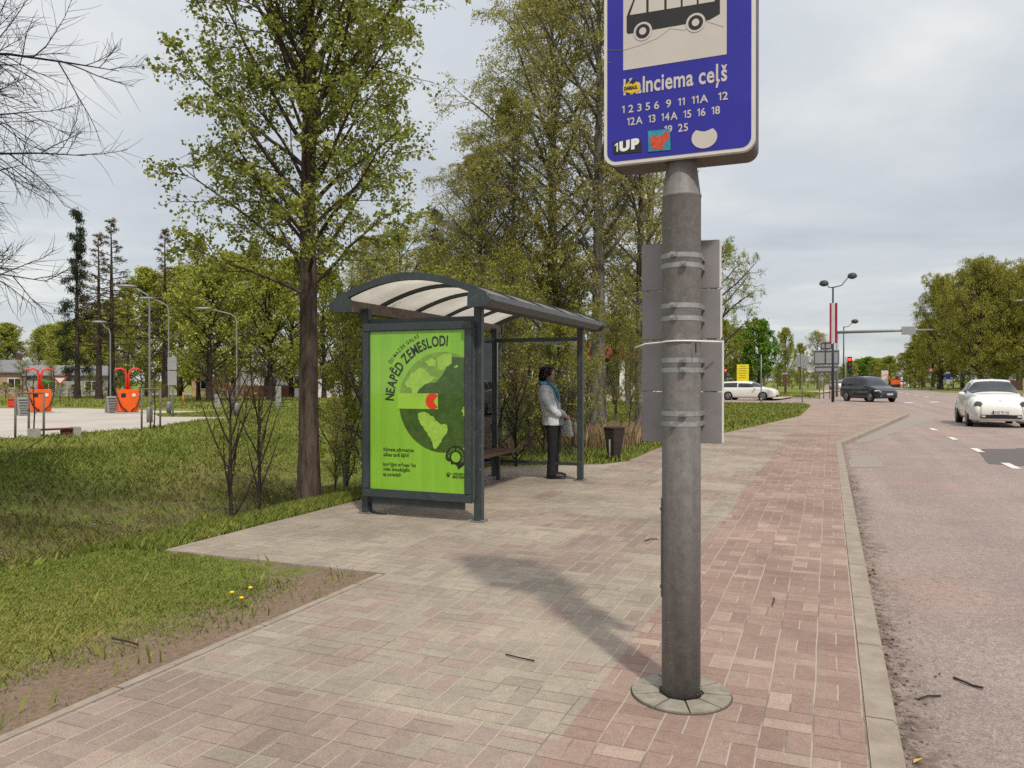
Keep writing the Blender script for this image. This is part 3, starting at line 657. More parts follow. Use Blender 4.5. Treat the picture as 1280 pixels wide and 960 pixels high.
m.t.links.new(d.outputs[0], mx.inputs[1]); m.t.links.new(t.outputs[0], mx.inputs[2]); m.t.links.new(mx.outputs[0], m.t.nodes['Material Output'].inputs[0]); POLY = m.m
m = M('shelter_glass'); gl = m.n('ShaderNodeBsdfGlossy'); gl.inputs['Roughness'].default_value = 0.03; tp = m.n('ShaderNodeBsdfTransparent'); tp.inputs[0].default_value = (0.97, 0.985, 0.975, 1)
fr = m.n('ShaderNodeFresnel'); fr.inputs[0].default_value = 1.45; mx = m.n('ShaderNodeMixShader')
m.t.links.new(fr.outputs[0], mx.inputs[0]); m.t.links.new(tp.outputs[0], mx.inputs[1]); m.t.links.new(gl.outputs[0], mx.inputs[2]); m.t.links.new(mx.outputs[0], m.t.nodes['Material Output'].inputs[0]); GLASS = m.m
XA, XB, YA, YC = -4.69, -3.335, 7.20, 10.70
root = empty('bus_shelter', (-4.0, 8.95, 0), 0, 'slate grey bus shelter with arched milky roof and green advert panel', 'bus shelter')
for (x, y) in ((XA, YA), (XB, YA), (XB, YC), (XA, YC)):
    mb = MB(); mb.bb(x-.042, x+.042, y-.042, y+.042, .0, 2.24, .006); p = wpart(mb, 'post', SLATE, root)
    mb = MB(); mb.bb(x-.075, x+.075, y-.075, y+.075, .0, .012, .003)
    for a in (-1, 1):
        for b in (-1, 1): mb.lathe([(.011, .012), (.011, .024)], 6, (x+a*.058, y+b*.058, 0))
    mb.build('base_plate', GALV, p)
RY0, RY1 = 6.93, 11.12
for x, mt in ((-4.83, RUSTY), (-3.23, SLATE2)):
    mb = MB(); s = 1 if x < -4 else -1
    prof = [(-.115*s, 2.32), (-.125*s, 2.26), (-.06*s, 2.20), (.085*s, 2.195), (.085*s, 2.315)]
    mb.prism([(x+a, z) for a, z in prof], lambda a, z, d: (a, RY0+.05+d, z), RY1-RY0-.1); g = wpart(mb, 'gutter', mt, root)
    for yy in (RY0-.02, RY1-.04):
        mb = MB(); prof2 = [(-.165*s, 2.255), (-.10*s, 2.19), (.10*s, 2.185), (.10*s, 2.31), (.06*s, 2.385), (.0*s, 2.375), (-.10*s, 2.315)]
        mb.prism([(x+a, z) for a, z in prof2], lambda a, z, d: (a, yy+d, z), .065); mb.build('gutter_end_cap', SLATE, g)
def arch(t):                                   # t from 0 (left) to 1 (right)
    x = -4.93+1.79*t; return x, 2.315+.235*math.sin(PI*t)**.92
AR = [arch(t/20) for t in range(21)]
def archbar(y0, y1, zt, zb):
    mb = MB(); poly = [(x, z+zt) for x, z in AR]+[(x, z+zb) for x, z in reversed(AR)]
    n = len(AR); vs = [(x, y0, z) for x, z in poly]+[(x, y1, z) for x, z in poly]; N = 2*n
    fs = [(i, i+1, N-2-i, N-1-i) for i in range(n-1)]+[(N+i, N+N-1-i, N+N-2-i, N+i+1) for i in range(n-1)]+[(i, N+i, N+(i+1) % N, (i+1) % N) for i in range(N)]
    return mb.add(vs, fs)
mb = MB(); vs = []
for x, z in AR: vs += [(x, RY0+.01, z), (x, RY1-.01, z)]
vs2 = [(x, y, z-.012) for x, y, z in vs]; n = len(vs)
fs = [(2*i, 2*i+1, 2*i+3, 2*i+2) for i in range(20)]
mb.smooth = True; mb.add(vs, fs); wpart(mb, 'roof_sheet', POLY, root)
for q in range(6):
    y = RY0+(RY1-RY0-.05)*q/5
    wpart(archbar(y, y+.05, .022 if q in (0, 5) else .016, -.055 if q in (0, 5) else -.04), 'roof_rib', SLATE, root)
mb = MB(); mb.bb(XA+.043, XB-.043, YA-.02, YA+.02, 2.08, 2.12); wpart(mb, 'cross_bar', SLATE, root)
for z0, z1 in ((2.03, 2.085), (.215, .255)):
    mb = MB(); mb.bb(XA+.043, XB-.043, YC-.02, YC+.02, z0, z1); wpart(mb, 'cross_bar', SLATE, root)
for z0, z1 in ((2.03, 2.085), (.215, .255)):
    mb = MB(); mb.bb(XA-.02, XA+.02, YA+.043, YC-.043, z0, z1); wpart(mb, 'back_rail', SLATE, root)
mb = MB(); mb.bb(XA+.045, XB-.045, YC-.004, YC+.004, .257, 2.028); wpart(mb, 'glass_pane', GLASS, root)
for q in range(3):
    a = YA+.05+q*(YC-YA-.1)/3; mb = MB(); mb.bb(XA-.004, XA+.004, a, a+(YC-YA-.1)/3-.012, .257, 2.028); wpart(mb, 'glass_pane', GLASS, root)
mb = MB(); mb.tube([(XA+.09, YA, .20), (XA+.055, YA-.01, .10), (XA+.08, YA-.02, .02), (XA+.2, YA-.03, .010), (XA+.26, YA-.02, .008)], .011, 6); wpart(mb, 'power_cable', BLACK, root)
# bench under the roof
b = empty('shelter_bench', (XA+.26, 9.3, 0), 0, 'slatted wooden bench along the glass back of the shelter', 'bench')
WOOD = simple('bench_wood', (0.15, 0.085, 0.055), 0.7, var=0.3, scale=9)
for dx_ in (.0, .13, .26):
    mb = MB(); mb.bb(XA+.10+dx_, XA+.20+dx_, 8.1, 10.55, .41, .45, .006); wpart(mb, 'seat_slat', WOOD, b)
for y_ in (8.35, 10.3):
    mb = MB(); mb.bb(XA+.11, XA+.45, y_-.02, y_+.02, .36, .408); mb.bb(XA+.20, XA+.25, y_-.02, y_+.02, .0, .358); wpart(mb, 'leg', SLATE, b)
# advertising panel
PY = 7.085
mb = MB(); x0, x1, z0, z1 = -4.665, -3.36, .205, 2.065
mb.bb(x0, x1, PY+.02, PY+.17, z0, z1, .012); adb = wpart(mb, 'advert_case', SLATE2, root)
mb = MB(); fw = .085
for a in ((x0-.004, x1+.004, z1-fw, z1+.004), (x0-.004, x1+.004, z0-.004, z0+fw)): mb.bb(a[0], a[1], PY-.012, PY+.022, a[2], a[3], .008)
for a in ((x0-.004, x0+fw, z0+fw+.001, z1-fw-.001), (x1-fw, x1+.004, z0+fw+.001, z1-fw-.001)): mb.bb(a[0], a[1], PY-.011, PY+.022, a[2], a[3], .008)
sub(mb, 'advert_frame', SLATE, adb)
mb = MB(); mb.bb(x0+.1, x1-.1, PY+.03, PY+.05, .12, .2); sub(mb, 'bottom_bar', SLATE, adb)
m = M('poster_green'); n = m.noise(1.3, 4, 0.5); mp = m.n('ShaderNodeMapping'); mp.inputs['Scale'].default_value = (9, 1, .35); m.put(mp.inputs[0], m.obj()); st = m.noise(1, 5, 0.6, mp.outputs[0])
c = m.ramp(n, [(0.3, (0.225, 0.49, 0.034)), (0.7, (0.285, 0.55, 0.045))]); c = m.mixc(1.0, c, m.ramp(st, [(0.35, 0.9), (0.6, 1.04)]), 'MULTIPLY'); m.set(c, 0.35, spec=0.4); PGREEN = m.m  # faint upright streaks paint the shading of wrinkles into the poster colour
PDARK = simple('poster_globe', (0.050, 0.105, 0.014), 0.4, var=0.35, scale=12, dirt=(0.085, 0.15, 0.022)); PLAND = simple('poster_land', (0.36, 0.58, 0.07), 0.4, var=0.15, scale=9, dirt=(0.20, 0.34, 0.045)); PMID = simple('poster_north', (0.20, 0.36, 0.04), 0.4, var=0.3, scale=10); PRED = simple('poster_red', (0.78, 0.045, 0.015), 0.4); PINK = simple('poster_ink', (0.010, 0.018, 0.008), 0.45)
yP = PY+.012
def TP(off): return lambda x, z, d=0: (x, yP-off, z)
def apx(a, b): p = AtY(a, b, yP); return (p[0], p[2])
xl, xr, zl, zh = x0+fw, x1-fw, z0+fw, z1-fw
mb = MB(); mb.prism([(xl, zl), (xr, zl), (xr, zh), (xl, zh)], TP(0), 0); poster = sub(mb, 'poster', PGREEN, adb, False)
gc = apx(553.5, 503); gr = .522
clampx = lambda P: [(min(x, xr), z) for x, z in P]
mb = MB(); mb.prism(clampx(circ(gc, gr, 64)), TP(.001), 0); sub(mb, 'globe', PDARK, adb, False)
north = [(gc[0]+gr*.997*math.cos(R_(a)), gc[1]+gr*.997*math.sin(R_(a))) for a in range(62, 173, 5)]
north += [apx(*p) for p in ((520, 492), (530, 480), (545, 478), (552, 470), (557, 462), (562, 452), (566, 446))]
mb = MB(); mb.prism(clampx(north), TP(.0018), 0); sub(mb, 'globe_north', PMID, adb, False)
z3 = lambda a, b: (450+a/3.84, 390+b/3.84); z9 = lambda a, b: (470+a/9.146, 405+b/9.146)
lands = [[z3(*p) for p in ((278, 488), (300, 480), (330, 488), (352, 500), (362, 520), (378, 532), (420, 545), (418, 575), (402, 600), (388, 628), (372, 648), (357, 657), (345, 622), (322, 577), (292, 540), (280, 515))],
         [z3(*p) for p in ((540, 425), (510, 438), (493, 460), (490, 480), (500, 502), (515, 512), (540, 515))],
         [z9(*p) for p in ((700, 385), (760, 345), (865, 335), (872, 450), (800, 490), (765, 530), (720, 505), (700, 460))],
         [z9(*p) for p in ((330, 690), (400, 560), (500, 500), (560, 520), (620, 590), (700, 610), (640, 650), (560, 690), (500, 740), (470, 790), (420, 790), (400, 735), (352, 720))],
         [z9(*p) for p in ((560, 420), (640, 385), (690, 420), (670, 490), (600, 480))], [z9(*p) for p in ((890, 480), (930, 465), (940, 490), (905, 500))], [z9(*p) for p in ((1010, 560), (1045, 545), (1050, 600), (1015, 610))]]
for L in lands:
    mb = MB(); mb.prism(clampx(jag([apx(*p) for p in L], .006, 3)), TP(.0026), 0); sub(mb, 'continent', PLAND, adb, False)
mb = MB(); a, b = apx(497, 491.5), apx(547.5, 511.5); mb.prism([(a[0], b[1]), (b[0], b[1]), (b[0], a[1]), (a[0], a[1])], TP(.0034), 0); sub(mb, 'globe_cut', simple('poster_light_green', (0.36, 0.62, 0.06), 0.4), adb, False)
c_ = apx(541, 501.5); R0 = .084
pm = [(c_[0]+R0*math.cos(R_(a)), c_[1]+R0*math.sin(R_(a))) for a in range(40, 325, 12)]+[(c_[0]+.035, c_[1]-.035), (c_[0]+.012, c_[1]-.004), (c_[0]+.035, c_[1]+.03)]
mb = MB(); mb.prism(pm, TP(.0042), 0); sub(mb, 'red_bite', PRED, adb, False)
mb = MB()
def arctext(s, rad, a0, a1, size, sx, bold=0.0):
    geos = []; adv = []
    for ch in s:
        if ch == ' ': geos.append(None); adv.append(size*.30*sx); continue
        vs, fs = text_geo(ch, size, sx, 'LEFT', bold); xa = min(v[0] for v in vs); xb = max(v[0] for v in vs)
        geos.append(([(v[0]-(xa+xb)/2, v[1]) for v in vs], fs)); adv.append(xb-xa+size*.11)
    tot = sum(adv); pos = 0
    for g, w_ in zip(geos, adv):
        an = R_(a0+(a1-a0)*(pos+w_/2)/tot); pos += w_
        if g is None: continue
        e1 = (math.sin(an), -math.cos(an)); e2 = (math.cos(an), math.sin(an))
        mb.add([(gc[0]+e2[0]*(rad+y)+e1[0]*x, yP-.0022, gc[1]+e2[1]*(rad+y)+e1[1]*x) for x, y in g[0]], g[1])
arctext('NEAPĒD ZEMESLODI', .588, 179, 84, .150, .70, .0042)
arctext('ĒD MAZĀK GAĻAS', .735, 147, 112, .056, .85, .0006)
for s, a, b in (('Klimata pārmaiņas', (479.5, 563.5), (517.5, 563.5)), ('sākas tavā šķīvī!', (479.5, 570), (511.5, 570)), ('Izmēģini mēnesi ēst', (479, 582), (520, 583)), ('videi draudzīgāk:', (479, 588), (513, 589)), ('ej.uz/edz0', (479, 594.5), (501, 595.5))):
    p, q = apx(*a), apx(*b); text_on(mb, s, .052, lambda x, y: (p[0]+x, yP-.0022, p[1]+y), 1, 'LEFT', .001, width=q[0]-p[0])
dc = apx(570, 571.5); ro, ri_ = .118, .052
P = [(dc[0]+ro*math.cos(R_(a)), dc[1]+ro*math.sin(R_(a))) for a in range(-62, 196, 6)]+[(dc[0]-.085, dc[1]-.045), (dc[0]-.06, dc[1]-.04), (dc[0]-.055, dc[1]-.075), (dc[0]-.01, dc[1]-.07), (dc[0]+.01, dc[1]-.085), (dc[0]+.03, dc[1]-.125)]
mb.prism(P, TP(.0045), 0)
for p in ((560.5, 594.5, .016, .013), (558.6, 592.4, .006, .007), (560.2, 591.3, .006, .007), (562, 591.3, .006, .007), (563.5, 592.6, .006, .007)):
    q = apx(p[0], p[1]); mb.prism([(q[0]+p[2]*math.cos(a*.4), q[1]+p[3]*math.sin(a*.4)) for a in range(16)], TP(.0045), 0)
for s, a, b, sz in (('DZĪVNIEKU', (566, 593), (581, 593), .022), ('BRĪVĪBA', (566, 597.5), (581, 598), .036)):
    p, q = apx(*a), apx(*b); text_on(mb, s, sz, lambda x, y: (p[0]+x, yP-.0045, p[1]+y), 1, 'LEFT', .0006, width=q[0]-p[0])
sub(mb, 'poster_lettering', PINK, adb, False)
mb = MB(); mb.prism(circ(dc, ri_), TP(.0052), 0)
gc_keep = gc; gc = dc
geos = 'NEAPĒD ZEMESLODI'
yS = yP; yP = yP-.0032; arctext(geos, .072, 190, -40, .034, .8, 0); yP = yS; gc = gc_keep
sub(mb, 'logo_lettering', PGREEN, adb, False)
mb = MB(); mb.prism([(xl+.002, zl+.002), (xr-.002, zl+.002), (xr-.002, zh-.002), (xl+.002, zh-.002)], lambda x, z, d: (x, PY+.004, z), 0); sub(mb, 'advert_glass', GLASS, adb)

# ================================================================== WAITING WOMAN
def remesh(mb, vox, name, mat, parent, sm=3):
    me = bpy.data.meshes.new('tmp'); me.from_pydata(mb.v, [], mb.f); o = bpy.data.objects.new('tmp', me); COL.objects.link(o)
    bm = bmesh.new(); bm.from_mesh(me); bmesh.ops.recalc_face_normals(bm, faces=bm.faces); bm.to_mesh(me); bm.free()
    md = o.modifiers.new('r', 'REMESH'); md.mode = 'VOXEL'; md.voxel_size = vox
    s_ = o.modifiers.new('s', 'SMOOTH'); s_.factor = .5; s_.iterations = sm
    dg = bpy.context.evaluated_depsgraph_get(); ev = o.evaluated_get(dg); m2 = bpy.data.meshes.new_from_object(ev)
    bpy.data.objects.remove(o); m2.name = name; m2.materials.clear(); m2.materials.append(mat)
    m2.polygons.foreach_set('use_smooth', np.ones(len(m2.polygons), bool))
    return link(name, m2, parent)
def loft(mb, rings, n=20):
    """rings: (cx, cy, z, rx, ry)"""
    vs = [(cx+rx*math.cos(2*PI*k/n), cy+ry*math.sin(2*PI*k/n), z) for cx, cy, z, rx, ry in rings for k in range(n)]
    fs = [(i*n+k, i*n+(k+1) % n, (i+1)*n+(k+1) % n, (i+1)*n+k) for i in range(len(rings)-1) for k in range(n)]
    fs += [tuple(reversed(range(n))), tuple((len(rings)-1)*n+k for k in range(n))]; return mb.add(vs, fs)
wx, wy_ = G(692, 597.5)[:2]
wom = empty('person', (wx, wy_, 0), R_(14), 'woman in pale grey jacket and light blue scarf waiting at the shelter with bags', 'person')
SKIN = simple('skin', (0.58, 0.36, 0.27), 0.55, var=0.08); JACK = simple('jacket_cloth', (0.52, 0.55, 0.57), 0.85, var=0.16, scale=9, bump=0.15); TROU = simple('trouser_cloth', (0.012, 0.011, 0.013), 0.8, var=0.2); SHOE = simple('shoe_leather', (0.020, 0.016, 0.018), 0.4); HAIR = simple('hair', (0.030, 0.011, 0.010), 0.55, var=0.4, scale=40, bump=0.5); SCARF = simple('scarf', (0.10, 0.36, 0.58), 0.8, var=0.25, scale=14, bump=0.3)
mb = MB()
loft(mb, [(-.01, 0, .74, .12, .155), (-.01, 0, .9, .135, .17), (-.03, 0, 1.05, .12, .155), (-.07, 0, 1.22, .12, .165), (-.10, 0, 1.33, .09, .16), (-.115, 0, 1.385, .06, .09)])
mb.tube([(-.11, 0, 1.36), (-.108, 0, 1.46)], [.058, .052], 14)
mb.ball((-.10, 0, 1.555), (.098, .078, .115), 18, 14); mb.ball((-.07, 0, 1.50), (.075, .060, .075), 14, 10)
mb.ball((.004, 0, 1.54), (.022, .014, .022), 8, 6); mb.ball((-.008, 0, 1.562), (.016, .012, .026), 8, 6)
mb.ball((-.005, 0, 1.497), (.016, .024, .008), 8, 6); mb.ball((-.005, 0, 1.485), (.015, .02, .008), 8, 6); mb.ball((-.012, 0, 1.458), (.02, .024, .018), 8, 6)
for s in (-1, 1):
    mb.ball((-.095, s*.079, 1.54), (.020, .010, .032), 8, 6); mb.ball((-.018, s*.034, 1.563), (.010, .015, .008), 8, 6)
    mb.tube([(-.10, s*.15, 1.32), (-.085, s*.205, 1.22), (-.03, s*.225, 1.07), (.06, s*.15, .98), (.155, s*.075, .93), (.185, s*.05, .915)], [.06, .052, .044, .040, .030, .026], 12)
    mb.ball((.205, s*.035, .90), (.030, .022, .040), 10, 8)
    for q in range(4): mb.tube([(.212+.006*q, s*.04, .895-.014*q), (.232, s*.012, .885-.016*q), (.222, -s*.012, .876-.016*q)], [.010, .009, .0075], 6)
    mb.tube([(.195, s*.03, .92), (.222, s*.016, .928), (.238, s*.0, .918)], [.011, .010, .008], 6)
    mb.tube([(-.01, s*.085, .80), (.0, s*.088, .47), (-.015, s*.088, .10)], [.095, .06, .042], 14)
    mb.ball((.02, s*.088, .05), (.10, .038, .04), 12, 8)
remesh(mb, .0095, 'body', SKIN, wom, 2)
mb = MB(); loft(mb, [(-.005, 0, .785, .158, .205), (-.01, 0, .80, .163, .21), (-.02, 0, .92, .158, .205), (-.045, 0, 1.05, .150, .198), (-.075, 0, 1.2, .150, .205), (-.10, 0, 1.31, .125, .198), (-.112, 0, 1.37, .09, .13), (-.118, 0, 1.405, .066, .072)], 28)
for s in (-1, 1): mb.tube([(-.105, s*.155, 1.315), (-.095, s*.215, 1.22), (-.035, s*.240, 1.06), (.055, s*.165, .972), (.150, s*.085, .927)], [.078, .070, .062, .056, .046], 14)
jk = remesh(mb, .013, 'jacket', JACK, wom, 3)
tx = bpy.data.textures.new('folds', 'CLOUDS'); tx.noise_scale = 0.11; dm = jk.modifiers.new('folds', 'DISPLACE'); dm.texture = tx; dm.strength = .040; dm.mid_level = .5
mb = MB()
for s in (-1, 1): mb.tube([(-.005, s*.082, .86), (.0, s*.09, .62), (.0, s*.09, .44), (-.012, s*.09, .2), (-.015, s*.09, .045)], [.112, .094, .082, .078, .080], 16)
loft(mb, [(-.01, 0, .76, .13, .17), (-.01, 0, .88, .14, .18)])
tr_ = remesh(mb, .013, 'trousers', TROU, wom, 2); tx2 = bpy.data.textures.new('creases', 'CLOUDS'); tx2.noise_scale = .09; dm = tr_.modifiers.new('f', 'DISPLACE'); dm.texture = tx2; dm.strength = .014
for s in (-1, 1):
    mb = MB(); mb.ball((.045, s*.09, .042), (.145, .047, .042), 16, 10); mb.ball((-.04, s*.09, .05), (.06, .042, .05), 12, 8); mb.bb(-.10, .185, s*.09-.043, s*.09+.043, .0, .018, .006)
    remesh(mb, .009, 'shoe', SHOE, wom, 2)
mb = MB(); mb.ball((-.112, 0, 1.575), (.108, .094, .108), 18, 14); mb.ball((-.150, 0, 1.525), (.082, .088, .110), 16, 12); mb.ball((-.08, 0, 1.635), (.085, .075, .045), 14, 10); mb.ball((-.035, 0, 1.625), (.038, .06, .032), 10, 8)
for s in (-1, 1): mb.ball((-.115, s*.078, 1.545), (.040, .022, .055), 10, 8)
hr = remesh(mb, .009, 'hair', HAIR, wom, 2); tx3 = bpy.data.textures.new('strands', 'CLOUDS'); tx3.noise_scale = .035; dm = hr.modifiers.new('f', 'DISPLACE'); dm.texture = tx3; dm.strength = .02
mb = MB(); mb.tube([(-.118+.078*math.cos(a), .085*math.sin(a), 1.405+.012*math.cos(a)*-1) for a in np.linspace(0, 2*PI, 17)], .034, 10)
mb.tube([(-.045, -.05, 1.39), (.03, -.055, 1.30), (.062, -.045, 1.20), (.075, -.04, 1.12)], [.03, .040, .042, .030], 10); mb.tube([(-.045, .05, 1.39), (.03, .045, 1.30), (.06, .03, 1.20)], [.03, .036, .03], 10)
remesh(mb, .011, 'scarf', SCARF, wom, 2)
# bags hang from her hands
def held(name, label, cat): return empty(name, (wx, wy_, 0), R_(14), label, cat)
m = M('bag_plastic'); n1 = m.noise(14, 5, 0.6); m.set(m.ramp(n1, [(0.3, (0.60, 0.59, 0.55)), (0.7, (0.76, 0.75, 0.71))]), 0.35); m.bump(m.noise(22, 4, 0.6), 0.6, 0.03); BAG = m.m
bg = held('plastic_bag', 'crumpled white plastic carrier bag hanging from the waiting woman\'s hands', 'bag')
mb = MB(); loft(mb, [(.205, -.02, .625, .085, .045), (.20, -.02, .64, .10, .06), (.195, -.02, .70, .095, .065), (.205, -.02, .78, .075, .055), (.215, -.02, .84, .045, .035), (.22, -.015, .875, .022, .02)], 22); b_ = mb.build('bag_body', BAG, bg); b_.data.polygons.foreach_set('use_smooth', np.ones(len(b_.data.polygons), bool))
dm = b_.modifiers.new('s', 'SUBSURF'); dm.levels = dm.render_levels = 1; tx4 = bpy.data.textures.new('crumple', 'CLOUDS'); tx4.noise_scale = .06; dm = b_.modifiers.new('f', 'DISPLACE'); dm.texture = tx4; dm.strength = .035
mb = MB(); mb.tube([(.20, -.03, .86), (.215, -.035, .905), (.23, -.01, .92), (.235, .015, .90), (.225, .01, .86)], .007, 6); mb.build('bag_handle', BAG, bg)
hb = held('handbag', 'beige handbag with looped strap hanging in front of the white bag', 'handbag')
BEIGE = simple('handbag_leather', (0.46, 0.38, 0.24), 0.5, var=0.15, bump=0.2)
mb = MB(); loft(mb, [(.315, .02, .665, .045, .05), (.315, .02, .68, .055, .062), (.31, .02, .80, .045, .055), (.30, .02, .83, .03, .05)], 18); mb.build('bag_body', BEIGE, hb)
mb = MB(); mb.tube([(.285, .02, .82), (.26, .02, .87), (.235, .02, .90), (.27, .02, .895), (.335, .02, .85), (.375, .02, .77), (.372, .02, .72), (.345, .02, .70)], .009, 8); mb.build('strap', BEIGE, hb)
# ================================================================== LITTER BIN
bx_, by_ = G(768, 576)[:2]
BINM = simple('bin_brown', (0.035, 0.024, 0.022), 0.55, var=0.25, scale=8, dirt=(0.06, 0.045, 0.04))
b = empty('litter_bin', (bx_, by_, 0), R_(12), 'dark brown tapered litter bin on two legs at the end of the bay', 'litter bin')
mb = MB(); n = 6
def hexring(r, z, k=1.0): return [(r*math.cos(2*PI*q/n+.52), r*math.sin(2*PI*q/n+.52)*k, z) for q in range(n)]
vs = hexring(.135, .11)+hexring(.215, .60)+hexring(.20, .60)+hexring(.125, .13)
fs = [(i, (i+1) % n, n+(i+1) % n, n+i) for i in range(n)]+[(n+i, n+(i+1) % n, 2*n+(i+1) % n, 2*n+i) for i in range(n)]+[(2*n+i, 2*n+(i+1) % n, 3*n+(i+1) % n, 3*n+i) for i in range(n)]+[tuple(reversed(range(n))), tuple(3*n+i for i in range(n))]
mb.add(vs, fs); mb.build('bin_body', BINM, b, False)
mb = MB(); mb.tube([(.215*math.cos(a), .215*math.sin(a), .60) for a in np.linspace(.52, .52+2*PI, 7)], .012, 6); mb.build('bin_rim', BINM, b)
for s in (-1, 1):
    mb = MB(); mb.tube([(s*.075, -.19 if s < 0 else .12, -.05), (s*.075, -.19 if s < 0 else .12, .40 if s < 0 else .2)], .016, 8); mb.build('leg', GALV if s < 0 else BINM, b)
# ================================================================== TREES AND SHRUBS
def barkmat(name, c1, c2, scale=9):
    m = M(name); mp = m.n('ShaderNodeMapping'); mp.inputs['Scale'].default_value = (scale*2, scale*2, scale*.35); m.put(mp.inputs[0], m.obj())
    n = m.noise(1.0, 6, 0.7, mp.outputs[0]); n2 = m.noise(2.4, 4, 0.6)
    c = m.ramp(n, [(0.34, c1), (0.66, c2)]); c = m.mixc(m.op('MULTIPLY', m.sstep(n2, 0.55, 0.7), 0.35), c, (0.13, 0.12, 0.055))
    m.set(c, 0.95, spec=0.15); m.bump(n, 0.9, 0.03); return m.m
BARK = barkmat('bark_brown', (0.038, 0.028, 0.022), (0.135, 0.100, 0.078)); BARKG = barkmat('bark_grey', (0.055, 0.046, 0.038), (0.17, 0.15, 0.13)); BARKD = barkmat('bark_dark', (0.022, 0.017, 0.014), (0.075, 0.056, 0.046)); BIRCH = barkmat('bark_birch', (0.05, 0.04, 0.034), (0.22, 0.20, 0.18), 5)
L_LIND = leafmat('linden_leaf', (0.156, 0.193, 0.039), (0.364, 0.375, 0.100)); L_BIR = leafmat('birch_leaf', (0.223, 0.227, 0.062), (0.457, 0.406, 0.134)); L_SHR = leafmat('shrub_leaf', (0.140, 0.169, 0.034), (0.410, 0.376, 0.085)); L_OLI = leafmat('olive_leaf', (0.196, 0.219, 0.046), (0.430, 0.433, 0.092)); L_DRK = leafmat('spruce_needle', (0.025, 0.037, 0.019), (0.070, 0.085, 0.037), .15); L_WIL = leafmat('willow_leaf', (0.213, 0.218, 0.046), (0.476, 0.433, 0.092)); L_MAP = leafmat('maple_leaf', (0.078, 0.163, 0.019), (0.178, 0.295, 0.040)); L_BRN = leafmat('bud_brown', (0.116, 0.085, 0.053), (0.248, 0.186, 0.109), .2); L_PAL = leafmat('blossom_pale', (0.310, 0.295, 0.139), (0.589, 0.542, 0.310))
